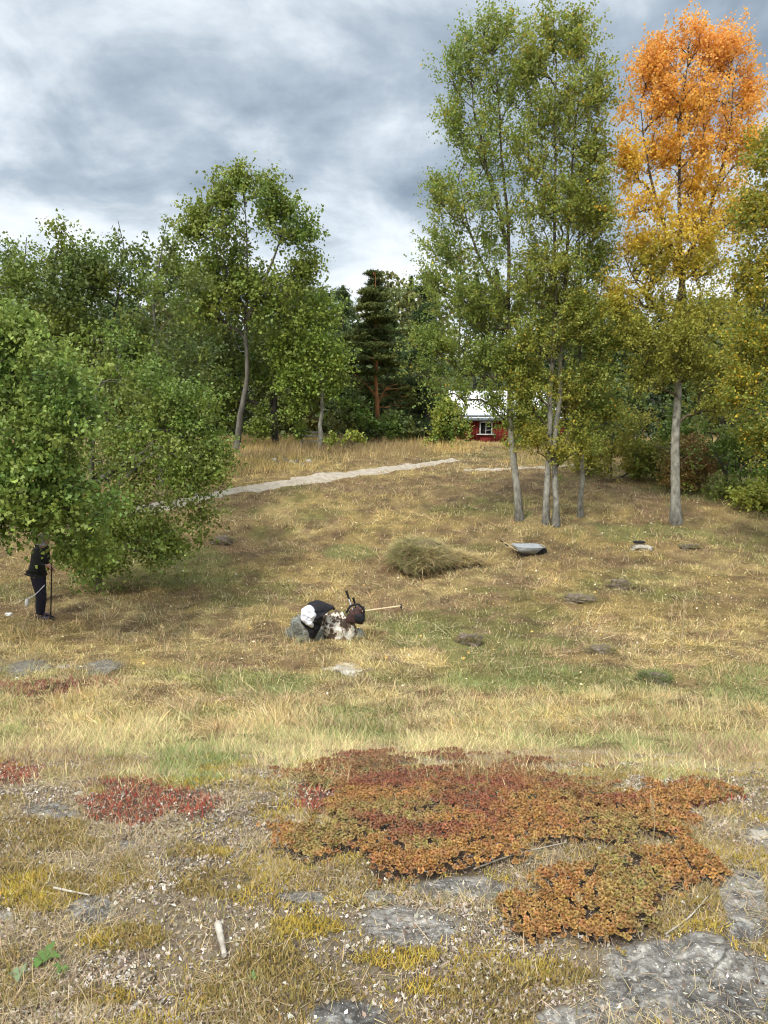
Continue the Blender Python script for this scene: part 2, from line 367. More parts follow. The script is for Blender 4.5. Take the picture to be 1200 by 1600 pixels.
# ------------------------------------------------------------------ gravel path
def strip(name, pix, width, mat, lift=.025, n=160, m=14, seed=3, lab=None):
    c_ = spline([G(u, v) for u, v in pix], n); T = np.gradient(c_, axis=0)[:, :2]; T /= np.linalg.norm(T, axis=1, keepdims=True)
    nx_ = np.stack([-T[:, 1], T[:, 0]], 1); s = np.linspace(-1, 1, m)
    ww = np.interp(np.linspace(0, 1, n), np.linspace(0, 1, len(width)), width)
    el_ = 1 + .35*(fbm(np.arange(n)*.12, np.zeros(n), seed)-.5)*2; er_ = 1 + .35*(fbm(np.arange(n)*.12, np.ones(n)*9, seed+1)-.5)*2
    off = np.where(s[None] < 0, s[None]*el_[:, None], s[None]*er_[:, None])*ww[:, None]/2
    XY = c_[:, None, :2] + off[..., None]*nx_[:, None]
    zz = ground(XY[..., 0], XY[..., 1]) + lift - np.abs(s[None])**6*.04
    V = np.concatenate([XY, zz[..., None]], -1).reshape(-1, 3)
    i = np.arange(n-1)[:, None]*m; j = np.arange(m-1)[None]
    return npmesh(name, V, np.stack([i+j, i+m+j, i+m+j+1, i+j+1], -1).reshape(-1, 4), mat, smooth=True), c_
M_gravel = noisemat('pale_gravel', [(.3, (.19, .155, .11)), (.5, (.33, .285, .22)), (.68, (.42, .385, .32))], scale=5.5, detail=9, bump=.5, rgh=.75)
gp, path_c = strip('gravel_path', [(150, 812), (250, 791), (345, 771), (450, 754), (560, 740), (640, 729), (712, 719)], [1.1, 1.05, 1.0, 1.05, 1.3, 1.0, .6], M_gravel)
tag(gp, kind='structure')
gp2, _ = strip('gravel_path', [(725, 735), (780, 734), (850, 731), (905, 726)], [.25, .5, .4, .2], M_gravel, seed=9); tag(gp2, kind='structure')

# ------------------------------------------------------------------ blades and other scattered stuff
def blades(pos, h, wid, az, lean, curve, segs, col, name, mat, tipcol=None, tipw=.15, **kw):
    n = len(pos); L_ = np.linspace(0, 1, segs+1)
    d = np.stack([np.cos(az), np.sin(az), np.zeros(n)], 1); fa = rng.random(n)*np.pi*2
    s = np.stack([np.cos(fa), np.sin(fa), np.zeros(n)], 1)
    V = np.empty((n, segs+1, 2, 3), np.float32)
    for k, t_ in enumerate(L_):
        ang = lean + curve*t_
        if k == 0: c_ = pos.copy(); prev = 0
        else:
            st = (h/segs)[:, None]; am = (lean + curve*(t_-.5/segs))[:, None]
            c_ = c_ + st*(d*np.sin(am) + np.array([0, 0, 1.])*np.cos(am))
        ww = (wid*(1-(1-tipw)*t_**1.5)/2)[:, None]
        V[:, k, 0] = c_ - s*ww; V[:, k, 1] = c_ + s*ww
    b_ = (np.arange(n)*(segs+1)*2)[:, None]; k = np.arange(segs)[None]*2
    Fc = np.stack([b_+k, b_+k+1, b_+k+3, b_+k+2], -1).reshape(-1, 4)
    C_ = np.repeat(col[:, None], (segs+1)*2, 1)
    if tipcol is not None:
        tt = np.repeat(L_, 2)[None, :, None]; C_ = C_*(1-tt) + tipcol[:, None]*tt
    return npmesh(name, V.reshape(-1, 3), Fc, mat, col=C_.reshape(-1, 3), **kw)
def scatter(n, y0, y1, pw=1.0, side=.68, pad=2.2):
    """points on the ground, thinning out with distance"""
    u = rng.random(n)
    if pw == 1.0: y_ = y0*(y1/y0)**u
    else: y_ = (y0**(1-pw) + u*(y1**(1-pw)-y0**(1-pw)))**(1/(1-pw))
    x_ = (rng.random(n)*2-1)*(side*y_+pad); return x_, y_
def jit(c_, a=.18, b=.10):
    n = len(c_); return np.clip(c_*(1+(rng.random((n, 1))-.5)*2*a)*(1+(rng.random((n, 3))-.5)*2*b), .005, .95)
def offpath(x_, y_, w_=.8):
    q = path_c[::3, :2]; d = np.full(len(x_), 9.)
    sel = (y_ > 18) & (y_ < 40)
    if sel.any():
        pts = np.stack([x_[sel], y_[sel]], 1); d[sel] = np.sqrt(((pts[:, None]-q[None])**2).sum(-1)).min(1)
    return d > w_

# mown meadow
x_, y_ = scatter(700000, 6.5, 48, pw=1.25)
k = offpath(x_, y_, .08+.55*rng.random(len(x_))**.6); x_, y_ = x_[k], y_[k]
k = rng.random(len(x_)) < .30+.70*sstep(.38, .58, fbm(x_*3.7, y_*3.7, 64, 3)); x_, y_ = x_[k], y_[k]
z_ = ground(x_, y_); pos = np.stack([x_, y_, z_-.005], 1)
colr = straw_tone(x_, y_); gm = zmask(GREEN, x_, y_, z_, 105, f=1.6)
g2 = np.clip(gm*.7 + .30*sstep(.35, .7, fbm(x_*1.1, y_*1.1, 61, 3)), 0, 1); pick = rng.random(len(x_)) < g2*.6
colr[pick] = np.array([.20, .22, .075])*(.6+.8*fbm(x_*2, y_*2, 3, 2)[pick][:, None]); br_ = rng.random(len(x_)) < .22; colr[br_] = np.array([.60, .50, .30]); colr = jit(colr, .5, .1)
tuft = fbm(x_*3.2, y_*3.2, 66, 3)
hh = (.03 + .07*rng.random(len(x_)))*(.6 + 1.6*sstep(.5, .75, tuft))*(1+y_*.012)
flat = rng.random(len(x_)) < .45; lean = np.where(flat, 1.15+.4*rng.random(len(x_)), .2+.7*rng.random(len(x_)))
hh = np.where(flat, hh*2.0, hh*.9)
az = np.where(flat, (fbm(x_*.5, y_*.5, 70, 2)*8+rng.normal(0, .9, len(x_))), rng.random(len(x_))*6.3)
mg = blades(pos, hh, .0042+.00062*y_, az, lean, .3*rng.random(len(x_)), 1, colr, 'mown_grass', M_grass, tipw=.3)
tag(mg, kind='stuff', label='short dry mown grass and straw covering the meadow', cat='grass')

# taller uncut grass along the foot of the outcrop
x_, y_ = scatter(520000, 3.0, 11, pw=1.15, pad=2.2)
edge = 3.7 + (fbm(x_*1.1, x_*0+3, 88, 3)-.5)*1.3 + .25*np.sin(x_*2.1)
z_ = ground(x_, y_); u_, v_ = proj(x_, y_, z_)
gm = zmask(GREEN, x_, y_, z_, 105, f=2.5)
dens = sstep(0, .55, y_-edge+.25)*(1-sstep(8.2, 10.3, y_ + (fbm(x_*.6, y_*.6, 12, 3)-.5)*8))*(.35+.65*sstep(.36, .58, fbm(x_*1.7, y_*1.7, 90, 3)))
dens = np.maximum(dens, gm*(y_ > 3.5)*.8); dens = np.maximum(dens, .30*sstep(3.0, 3.5, y_)*(y_ < 6))
dens = np.maximum(dens, .75*zmask([(560,1215,160,22),(800,1205,260,22),(1060,1222,120,26)], x_, y_, z_, 108)*(y_ < 4.6)); dens *= 1-.50*np.maximum(zmask(SEDR, x_, y_, z_, 103), zmask(ROCK, x_, y_, z_, 101))
k = rng.random(len(x_)) < dens; x_, y_, z_, gm = x_[k], y_[k], z_[k], gm[k]; n = len(x_)
pos = np.stack([x_, y_, z_-.01], 1)
pl = np.array([.70, .58, .31]); br = np.array([.48, .35, .19]); gr = np.array([.32, .35, .14])
mix_ = rng.random(n); gprob = .20 + .45*sstep(.45, .65, fbm(x_*.9, y_*.9, 93, 3)) + .6*gm
colr = np.where((mix_ < .28)[:, None], br, pl); colr = np.where((rng.random(n) < gprob)[:, None], gr*(1+.0*gm[:, None]), colr)
vg = (gm > .5) & (y_ < 4.8) & (rng.random(n) < .42); colr[vg] = np.array([.16, .22, .07])*(.6+.9*rng.random((vg.sum(), 1)))
red = zmask([(60, 1190, 90, 25), (820, 1195, 150, 16), (1120, 1180, 80, 22), (770, 1050, 60, 10), (990, 1045, 70, 14)], x_, y_, z_, 107)*.5 > rng.random(n); colr[red] = np.array([.33, .20, .14])
colr = jit(colr, .28, .09); tf = sstep(.38, .62, fbm(x_*3.3, y_*3.3, 96, 3)); hh = (.028+.095*rng.random(n)**2.2)*(.35+1.25*tf)*(.55+.6*sstep(3.6, 5.6, y_)); colr = colr*(.68+.47*tf)[:, None]
lyi = rng.random(n) < .38
wind = rng.random(n)*6.3
tg = blades(pos, hh, (.0030+.0013*rng.random(n)+.0003*y_)*.85, wind, np.where(lyi, 1.1+.45*rng.random(n), .1+.7*rng.random(n)), np.where(lyi, .2, .2+.8*rng.random(n)**1.5), 2, colr*np.array([.92, .95, .92]), 'tall_grass', M_grass, tipcol=colr*1.05)
tag(tg, kind='stuff', label='pale tangled uncut grass at the foot of the rock outcrop', cat='grass')

# golden long grass beyond the path
x_, y_ = scatter(110000, 25, 52, pw=1.0, side=.6, pad=2)
z_ = ground(x_, y_); u_, v_ = proj(x_, y_, z_)
bound = np.interp(u_, [300, 345, 450, 560, 640, 712, 760, 850, 950, 1200], [756, 752, 736, 722, 715, 710, 722, 722, 712, 700])
k = (v_ < bound+4*rng.normal(0, 1, len(x_))) & (u_ > 250) & (rng.random(len(x_)) < .25+.75*sstep(.35, .55, fbm(x_*.35, y_*.5, 97, 3))) & offpath(x_, y_, .8)
x_, y_, z_ = x_[k], y_[k], z_[k]; n = len(x_)
colr = jit(np.where((fbm(x_*.3, y_*.3, 99, 3) > .55)[:, None], np.array([.40, .30, .15]), np.array([.62, .46, .19])), .2, .07)
fg = blades(np.stack([x_, y_, z_], 1), (.14+.40*rng.random(n))*(.35+1.1*fbm(x_*.6, y_*.6, 98, 2))*(1-.75*np.exp(-((proj(x_, y_, z_)[0]-765)/45.)**2)), np.full(n, .022), rng.normal(0, 1.6, n), .1+.3*rng.random(n), .5*rng.random(n), 2, colr, 'meadow_grass', M_grass)
tag(fg, kind='stuff', label='golden dry long grass beyond the gravel path', cat='grass')

# short tufted turf between litter on the bedrock, and lying straws
def near_pts(n, y0=1.2, y1=5.0, pad=.6):
    """dense in front of the viewer, thinner out to the sides and behind"""
    y_ = y0 + (y1-y0)*rng.random(n)**1.25; x_ = (rng.random(n)*2-1)*(.62*y_+pad)
    m = int(n*.65); ya = -1.2 + (y1+1.2)*rng.random(m); sd_ = np.where(rng.random(m) < .5, -1, 1)
    lim = np.where(ya > y0, .62*ya+pad, 0); xa = sd_*(lim + rng.random(m)*(3.2 - np.minimum(lim*.2, 1)))
    x_ = np.concatenate([x_, xa]); y_ = np.concatenate([y_, ya]); return x_, y_, ground(x_, y_)
x_, y_, z_ = near_pts(560000, 1.15, 4.8)
mk = np.maximum(zmask(MOSS, x_, y_, z_, 104), .08+.72*mossy(x_, y_))*(1-zmask(ROCK, x_, y_, z_, 101))
mk *= 1-np.maximum(zmask(SEDO, x_, y_, z_, 102), zmask(SEDR, x_, y_, z_, 103))
k = rng.random(len(x_)) < mk; x_, y_, z_ = x_[k], y_[k], z_[k]; n = len(x_)
tone = fbm(x_*3, y_*3, 121, 3)[:, None]
colr = jit(np.array([.46, .35, .075])*(1-sstep(.4, .6, tone)) + np.array([.33, .25, .09])*sstep(.4, .6, tone), .3, .1)
ms = blades(np.stack([x_, y_, z_+.002], 1), .006+.018*rng.random(n)**1.5, .0028+.0026*rng.random(n), rng.random(n)*6.3, .1+.8*rng.random(n), .4*rng.random(n), 1, colr, 'moss', M_moss, tipw=.35)
tag(ms, kind='stuff', label='yellow green moss cushions on the grey bedrock', cat='moss')
x_, y_, z_ = near_pts(330000, 1.15, 5.2)
sp_ = sstep(.38, .62, fbm(x_*3.2, y_*3.2, 125, 4)); sp_ = .12+.88*sp_
sp_ *= 1-.72*zmask(ROCK, x_, y_, z_, 101)*1; sp_ *= 1-.8*np.maximum(zmask(SEDO, x_, y_, z_, 102), zmask(SEDR, x_, y_, z_, 103)); sp_ *= 1-.5*zmask(MOSS, x_, y_, z_, 104)
k = rng.random(len(x_)) < sp_*.8; x_, y_, z_ = x_[k], y_[k], z_[k]; n = len(x_)
colr = jit(np.where(rng.random((n, 1)) < .5, np.array([.44, .34, .22]), np.array([.56, .45, .26])), .35, .08); kk = rng.random(n) < .10; colr[kk] = jit(np.tile([.26, .25, .09], (kk.sum(), 1)))
lie = rng.random(n) < .55
st_ = blades(np.stack([x_, y_, z_+.004], 1), np.where(lie, .02+.06*rng.random(n), .012+.05*rng.random(n)**1.5), .0014+.0012*rng.random(n), rng.random(n)*6.3, np.where(lie, 1.25+.3*rng.random(n), .1+.7*rng.random(n)), .4*rng.random(n), 2, colr, 'dry_turf', M_grass, tipw=.3)
tag(st_, kind='stuff', label='thin grey tan dry turf and straws on the bedrock', cat='dry grass')

# curled crumbs of dead leaf and lichen
def flakes(x_, y_, z_, size, col, name, mat, lift=.006, tilt=.7, asp=.6, **kw):
    n = len(x_); az = rng.random(n)*6.3; a = np.stack([np.cos(az), np.sin(az), rng.normal(0, tilt, n)], 1); a /= np.linalg.norm(a, axis=1, keepdims=True)
    r = rng.normal(0, 1, (n, 3)); b_ = np.cross(a, r + np.array([0, 0, 1.5])); b_ /= np.linalg.norm(b_, axis=1, keepdims=True)
    c_ = np.cross(a, b_); L_ = size[:, None]; asp = asp*(.6+.8*rng.random((n, 1))); p0 = np.stack([x_, y_, z_+lift], 1)
    V = np.stack([p0-a*L_*.5, p0-b_*L_*asp*.5+c_*L_*.18, p0+a*L_*.5+c_*L_*.05, p0+b_*L_*asp*.5+c_*L_*.18], 1)
    Fc = np.arange(n*4).reshape(n, 4)
    return npmesh(name, V.reshape(-1, 3), Fc, mat, col=np.repeat(col, 4, 0), **kw)
x_, y_, z_ = near_pts(420000, 1.15, 5.0)
sp_ = sstep(.36, .56, fbm(x_*4.0, y_*4.0, 130, 4)); sp_ *= 1-.78*zmask(ROCK, x_, y_, z_, 101); sp_ *= 1-.85*np.maximum(zmask(SEDO, x_, y_, z_, 102), zmask(SEDR, x_, y_, z_, 103)); sp_ = .22+.78*sp_; sp_ *= 1-.78*zmask(ROCK, x_, y_, z_, 101); sp_ *= 1-.6*np.maximum(zmask(MOSS, x_, y_, z_, 104), mossy(x_, y_)*.6)
k = rng.random(len(x_)) < sp_; x_, y_, z_ = x_[k], y_[k], z_[k]; n = len(x_)
q = rng.random((n, 1)); colr = np.where(q < .40, np.array([.30, .235, .17]), np.where(q < .70, np.array([.47, .41, .34]), np.where(q < .83, np.array([.60, .56, .50]), np.array([.13, .10, .08]))))
fl = flakes(x_, y_, z_, .0045+.017*rng.random(n)**3, jit(colr, .25, .06), 'leaf_litter', M_litter)
tag(fl, kind='stuff', label='crumbled dead leaves and pale lichen crumbs on the bedrock', cat='litter')

# fallen aspen leaves in the meadow and a few on the rock
x_, y_ = scatter(6500, 7, 30, pw=.4); z_ = ground(x_, y_); u_, v_ = proj(x_, y_, z_)
wgt = .10 + np.exp(-(((x_-7)/6.5)**2+((y_-19.5)/5.5)**2)) + .25*np.exp(-(((x_+3)/3)**2+((y_-15)/3)**2))
k = rng.random(len(x_)) < wgt*.6; x_, y_, z_ = x_[k], y_[k], z_[k]; n = len(x_)
q = rng.random((n, 1)); colr = np.where(q < .5, np.array([.72, .62, .38]), np.where(q < .85, np.array([.65, .42, .12]), np.array([.75, .70, .58])))
fa_ = flakes(x_, y_, z_, (.035+.025*rng.random(n))*np.minimum(1, y_/12), jit(colr, .15, .05), 'fallen_leaves', M_litter, lift=.045, tilt=.35, asp=.85)
tag(fa_, kind='stuff', label='pale yellow fallen leaves scattered over the meadow', cat='leaves')

# ------------------------------------------------------------------ stonecrop mats
def rosettes(x_, y_, z_, s, col, name, label, layers=2, per=5):
    n = len(x_); Vs = []; Cs = []; base = np.stack([x_, y_, z_], 1)
    tiltd = rng.normal(0, .25, (n, 2)); ax = np.concatenate([tiltd, np.ones((n, 1))], 1); ax /= np.linalg.norm(ax, axis=1, keepdims=True)
    e1 = np.cross(ax, [1., 0, 0]); e1 /= np.linalg.norm(e1, axis=1, keepdims=True); e2 = np.cross(ax, e1); a0 = rng.random(n)*6.3
    for l in range(layers):
        el_ = .45+.75*l/max(1, layers-1) if layers > 1 else .7
        for k_ in range(per-l):
            an = a0 + l*.6 + k_*2*np.pi/(per-l) + rng.normal(0, .15, n); d = np.cos(an)[:, None]*e1 + np.sin(an)[:, None]*e2; sd_ = np.cross(d, ax)
            ln = (s*(1-.25*l)*(.8+.4*rng.random(n)))[:, None]; up_ = math.sin(el_); dn = math.cos(el_)
            b0 = base + ax*(s[:, None]*(.35+.4*l)); tip = b0 + ln*(d*dn+ax*up_); md = b0 + ln*.62*(d*dn+ax*up_); wv = sd_*ln*.34; th = (ax*dn-d*up_)*ln*.2
            Vs.append(np.stack([b0, md-wv, tip, md+wv, md+th], 1)); Cs.append(col*(.85+.3*rng.random((n, 1))))
    V = np.stack(Vs, 1); m = V.shape[1]; C_ = np.repeat(np.stack(Cs, 1)[:, :, None], 5, 2); C_ = C_.copy(); C_[:, :, 2] *= 1.15
    b_ = (np.arange(n*m)*5)[:, None]
    Fc = np.concatenate([b_+np.array([[0, 1, 4]]), b_+np.array([[1, 2, 4]]), b_+np.array([[2, 3, 4]]), b_+np.array([[3, 0, 4]])], 0)
    o_ = npmesh(name, V.reshape(-1, 3), Fc, M_sedum, col=np.clip(C_.reshape(-1, 3), 0, .9)); tag(o_, kind='stuff', label=label, cat='stonecrop'); return o_
x_, y_, z_ = near_pts(95000, 1.6, 4.6)
mk = zmask(SEDO, x_, y_, z_, 102); k = rng.random(len(x_)) < mk*.75; x_, y_, z_ = x_[k], y_[k], z_[k]; mk = mk[k]; n = len(x_)
hm = fbm(x_*4, y_*4, 140, 3); gg = fbm(x_*2.2, y_*2.2, 141, 3)[:, None]
c1 = np.array([.34, .185, .055]); c2 = np.array([.22, .075, .04]); c3 = np.array([.27, .205, .065])
t_ = sstep(.42, .62, gg); colr = c1*(1-t_)+c3*t_; rr_ = sstep(.53, .74, fbm(x_*3+8, y_*3, 142, 4))[:, None]; rr_ = np.clip(rr_*.8 + .28*(rng.random((len(x_), 1)) < .4)*1.5, 0, 1); colr = colr*(1-rr_)+c2*rr_
up_l = sstep(3.0, 3.8, y_)[:, None]*.6; colr = colr*(1-up_l)+np.array([.20, .09, .055])*up_l
rosettes(x_, y_, z_+mk*(.004+.05*hm), .0095+.006*rng.random(n), jit(colr, .32, .1), 'stonecrop_mat', 'orange brown and rust stonecrop mat across the outcrop')
x_, y_, z_ = near_pts(120000, 2.2, 4.8)
mk = zmask(SEDR, x_, y_, z_, 103); k = rng.random(len(x_)) < mk*.95; x_, y_, z_ = x_[k], y_[k], z_[k]; n = len(x_)
colr = jit(np.where(rng.random((n, 1)) < .75, np.array([.38, .09, .06]), np.array([.36, .19, .10])), .3, .1)
rm = blades(np.stack([x_, y_, z_], 1), .008+.026*rng.random(n), .003+.002*rng.random(n), rng.random(n)*6.3, .2+.8*rng.random(n), .5*rng.random(n), 2, colr, 'red_moss', M_moss, tipcol=colr*1.1)
tag(rm, kind='stuff', label='crimson red patch of low plants beside the pale rock', cat='red plants')
x_, y_ = scatter(30000, 8, 12.5); z_ = ground(x_, y_); mk = zmask(SEDR, x_, y_, z_, 103); k = rng.random(len(x_)) < mk*.9; x_, y_, z_ = x_[k], y_[k], z_[k]; n = len(x_)
if n:
    colr = jit(np.where(rng.random((n, 1)) < .7, np.array([.36, .12, .10]), np.array([.40, .26, .17])), .3, .1)
    rm = blades(np.stack([x_, y_, z_], 1), .04+.09*rng.random(n), np.full(n, .010), rng.random(n)*6.3, .1+.6*rng.random(n), .5*rng.random(n), 2, colr, 'red_heather', M_moss)
    tag(rm, kind='stuff', label='dull red low plants along the grey ledge at the left', cat='red plants')

# ------------------------------------------------------------------ trees
def barkmat(name, stops, scale=5, stretch=(1, 1, .35), bump=.7, bd=.02, useattr=False): return noisemat(name, stops, useattr=useattr, scale=scale, detail=8, stretch=stretch, bump=bump, bdist=bd, rough=.9)
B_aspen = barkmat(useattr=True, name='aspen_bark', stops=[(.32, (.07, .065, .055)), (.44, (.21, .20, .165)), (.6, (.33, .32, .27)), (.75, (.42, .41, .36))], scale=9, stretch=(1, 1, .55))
B_grey = barkmat('grey_bark', [(.3, (.06, .055, .045)), (.6, (.17, .155, .13)), (.75, (.24, .225, .19))])
B_dark = barkmat('dark_bark', [(.3, (.03, .026, .022)), (.7, (.10, .085, .07))])
B_pine = barkmat('pine_bark', [(.3, (.10, .045, .022)), (.6, (.34, .15, .06)), (.75, (.42, .21, .09))])
def leaf_quads(pos, size, col, droop=.0, asp=.75, nb=.5, fold=.12):
    n = len(pos); nrm = rng.normal(0, 1, (n, 3)) + np.array([0, 0, nb]); nrm /= np.linalg.norm(nrm, axis=1, keepdims=True)
    a = np.cross(nrm, rng.normal(0, 1, (n, 3))); a /= np.linalg.norm(a, axis=1, keepdims=True)
    a = a + np.array([0, 0, -droop]); a /= np.linalg.norm(a, axis=1, keepdims=True); b_ = np.cross(nrm, a); b_ /= np.linalg.norm(b_, axis=1, keepdims=True)
    L_ = (size*(.65+.7*rng.random(n)))[:, None]; up_ = nrm*L_*fold
    V = np.stack([pos-a*L_*.5, pos-b_*L_*asp*.5-a*L_*.06+up_, pos+a*L_*.5, pos+b_*L_*asp*.5-a*L_*.06+up_], 1)
    return V.reshape(-1, 3), np.arange(n*4).reshape(n, 4), np.repeat(col, 4, 0)
def tree(name, label, cat, trunks, blobs, Yd, leaf=.07, lpc=40, sig=.22, cols=None, bark=None, slope=.45, r0=.12, rtop=.02, rt=.006, shell=.35, droop=.3, mat=None, asp=.75, group=None, seed=1, origin=None, flat=1.0, nb=.5, parts=('trunk', 'crown'), lift=.15, sides=10, arch=.12, gap=.36, gapf=1.15, spray=2.6, hide=None, snap=False):
    """trunks: polylines of (u, v, dY); blobs: (u, v, half width, half height, dY, number of twig clusters)"""
    global rng
    rng_keep = rng; rng = np.random.default_rng(seed)
    if snap: Yd = G(trunks[0][0][0], trunks[0][0][1])[1]
    mb = MB(); nodes = []; par = []; rad_fix = []
    for ti, tr in enumerate(trunks):
        pw_ = [P(q[0], q[1], Yd+(q[2] if len(q) > 2 else 0)) for q in tr]
        r_ = tr[0][3] if len(tr[0]) > 3 else r0
        gz_ = float(ground(pw_[0][0], pw_[0][1]))
        if ti == 0: root = np.array([pw_[0][0], pw_[0][1], gz_])
        if ti == 0 or tr[0][1] > trunks[0][0][1]-25: pw_[0][2] = gz_ - .15
        ln = sum(np.linalg.norm(np.subtract(pw_[i+1], pw_[i])) for i in range(len(pw_)-1)); m = max(8, int(ln/.3))
        sp2 = spline(pw_, m); tt = np.linspace(0, 1, m)
        sp2 = sp2 + np.stack([(fbm(tt*6, tt*0+ti, seed, 3)-.5), (fbm(tt*6, tt*0+ti+7, seed+3, 3)-.5), tt*0], 1)*.25*np.minimum(1, tt*5)[:, None]*min(1, ln/8)
        rad = r_*(1-tt)**1.25*.9 + r_*.1*(1-tt) + rtop*tt*.6; rad[:4] *= np.array([1.55, 1.25, 1.1, 1.03])
        V, Fc = tube(sp2, rad, sides, .10, seed); mb.add(V, Fc)
        b0 = len(nodes)
        for i_, q in enumerate(sp2): nodes.append(q); par.append(-1 if i_ == 0 else b0+i_-1); rad_fix.append(rad[i_])
    nt0 = len(nodes); T0 = np.array(nodes)
    cl = []
    for (u, v, ru, rv, dY, nc) in blobs:
        s_ = (Yd+dY)/F; c0 = P(u, v, Yd+dY); d = rng.normal(0, 1, (nc, 3)); d /= np.linalg.norm(d, axis=1, keepdims=True)
        rr = (shell + (1-shell)*rng.random(nc))**.5 if shell > 0 else rng.random(nc)**(1/3)
        rr = np.where(rng.random(nc) < .25, rng.random(nc)**.5, rr)
        rr = rr*(.86+.28*rng.random(nc))
        R3 = np.array([ru*s_, min(ru, 1.3*rv)*s_*.9, rv*s_]); R3 = np.maximum(R3*.35, R3-sig*spray*.40)
        q = c0 + d*(rr*(.60+.90*n3(d+c0, 3.1, seed)))[:, None]*R3
        cl.append(q)
    cl = np.concatenate(cl); gzc = ground(cl[:, 0], cl[:, 1]); cl = cl[cl[:, 2] > gzc+.12]
    if hide is not None:
        uu, vv = proj(cl[:, 0], cl[:, 1], cl[:, 2]); cl = cl[~((uu > hide[0]) & (uu < hide[1]) & (vv > hide[2]) & (vv < hide[3]))]
    if gap > 0: cl = cl[n3(cl, gapf/max(.6, Yd/20.), seed+9) > gap]
    dt = np.sqrt(((cl[:, None]-T0[None, ::2])**2).sum(-1)).min(1); cl = cl[np.argsort(dt)]
    NP = np.empty((nt0+len(cl)*4, 3)); NP[:nt0] = T0; PR = np.empty(len(NP), int); PR[:nt0] = par; nn = nt0
    zlow = T0[:, 2].min() + .12*(T0[:, 2].max()-T0[:, 2].min()); ok = np.ones(len(NP), bool); ok[:nt0] = T0[:, 2] > zlow
    CD = np.zeros_like(cl)
    for ci, c_ in enumerate(cl):
        Q = NP[:nn]; d = np.linalg.norm(Q-c_, axis=1); dx = np.hypot(Q[:, 0]-c_[0], Q[:, 1]-c_[1])
        cost = d + 1.6*np.maximum(0, Q[:, 2]-(c_[2]-slope*dx)) + np.where(ok[:nn], 0, 5)
        b_ = int(np.argmin(cost)); s0 = NP[b_]; L_ = d[b_]; CD[ci] = c_-s0
        m = 3 if L_ > .5 else 2
        prev = b_
        for q in range(1, m+1):
            t_ = q/m; pt = s0*(1-t_)+c_*t_; pt = pt + np.array([0, 0, arch*L_*math.sin(math.pi*t_)]) + (rng.normal(0, .05*L_, 3) if q < m else 0)
            NP[nn] = pt; PR[nn] = prev; ok[nn] = True; prev = nn; nn += 1
    NP = NP[:nn]; PR = PR[:nn]; cnt = np.zeros(nn)
    hc = np.ones(nn, bool); hc[PR[PR >= 0]] = False; cnt[hc] = 1
    for q in range(nn-1, nt0-1, -1): cnt[PR[q]] += cnt[q]
    q = np.arange(nt0, nn); pr = PR[q]; rc = np.minimum(rt*cnt[q]**.5, r0*.6); rp = np.where(pr >= nt0, np.minimum(rt*cnt[np.maximum(pr, 0)]**.5, rc*1.35), rc*1.3)
    A0, B0 = NP[pr], NP[q]; T = B0-A0; T /= np.linalg.norm(T, axis=1, keepdims=True)+1e-9
    e1 = np.cross(T, np.array([.3, .9, .2])); e1 /= np.linalg.norm(e1, axis=1, keepdims=True); e2 = np.cross(T, e1); S = 4
    th = np.arange(S)/S*2*np.pi; ring = np.cos(th)[None, :, None]*e1[:, None] + np.sin(th)[None, :, None]*e2[:, None]
    V = np.concatenate([A0[:, None]+ring*rp[:, None, None], B0[:, None]+ring*rc[:, None, None]], 1).reshape(-1, 3)
    b_ = (np.arange(len(q))*2*S)[:, None]; j = np.arange(S)[None]; kx = (j+1) % S
    if len(q): mb.add(V, np.stack([b_+j, b_+kx, b_+S+kx, b_+S+j], -1).reshape(-1, 4))
    e_ = empty(name, root, label, cat, group)
    if bark is B_aspen:      # lower wood is pale; silhouette darkness of upper stem and limbs painted into colour
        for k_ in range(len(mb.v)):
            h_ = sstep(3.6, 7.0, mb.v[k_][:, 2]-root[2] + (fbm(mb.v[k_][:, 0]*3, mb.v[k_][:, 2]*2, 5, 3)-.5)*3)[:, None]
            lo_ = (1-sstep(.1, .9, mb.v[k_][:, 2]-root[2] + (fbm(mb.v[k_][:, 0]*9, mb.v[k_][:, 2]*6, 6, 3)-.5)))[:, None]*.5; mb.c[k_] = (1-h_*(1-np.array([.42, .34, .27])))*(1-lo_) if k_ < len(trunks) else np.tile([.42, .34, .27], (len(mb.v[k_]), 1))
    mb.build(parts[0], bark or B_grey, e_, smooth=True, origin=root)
    n = len(cl); k_ = np.maximum(3, (lpc*(.45+1.1*rng.random(n))).astype(int)); idx = np.repeat(np.arange(n), k_)
    # leaves sit along short twigs that fan out from the end of every branchlet
    kd = 3; tdir = rng.normal(0, 1, (n, kd, 3)); bd = CD/(np.linalg.norm(CD, axis=1, keepdims=True)+1e-6)
    tdir = tdir*.75 + bd[:, None]*.9 + np.array([0, 0, lift]); tdir /= np.linalg.norm(tdir, axis=2, keepdims=True); tdir[..., 2] *= flat
    wh = rng.integers(kd, size=len(idx)); tt = rng.random(len(idx))**.8; tl = sig*spray*(.5+.9*rng.random((n, kd)))
    along = (tt*tl[idx, wh])[:, None]
    pos = cl[idx] + tdir[idx, wh]*along + rng.normal(0, 1, (len(idx), 3))*np.array([sig, sig, sig*flat])*.30 - np.array([0, 0, 1.])*(droop*.25*along*along/sig*.3)
    shade = (.82+.36*rng.random(n))[idx][:, None]
    col = cols(pos, cl[idx], rng)*shade*FOL; col = jit(col, .2, .07)
    gz_ = ground(pos[:, 0], pos[:, 1]); kk = pos[:, 2] > gz_+.03
    if hide is not None:
        uu, vv = proj(pos[:, 0], pos[:, 1], pos[:, 2]); kk &= ~((uu > hide[0]) & (uu < hide[1]) & (vv > hide[2]) & (vv < hide[3]) & (rng.random(len(uu)) < .72))
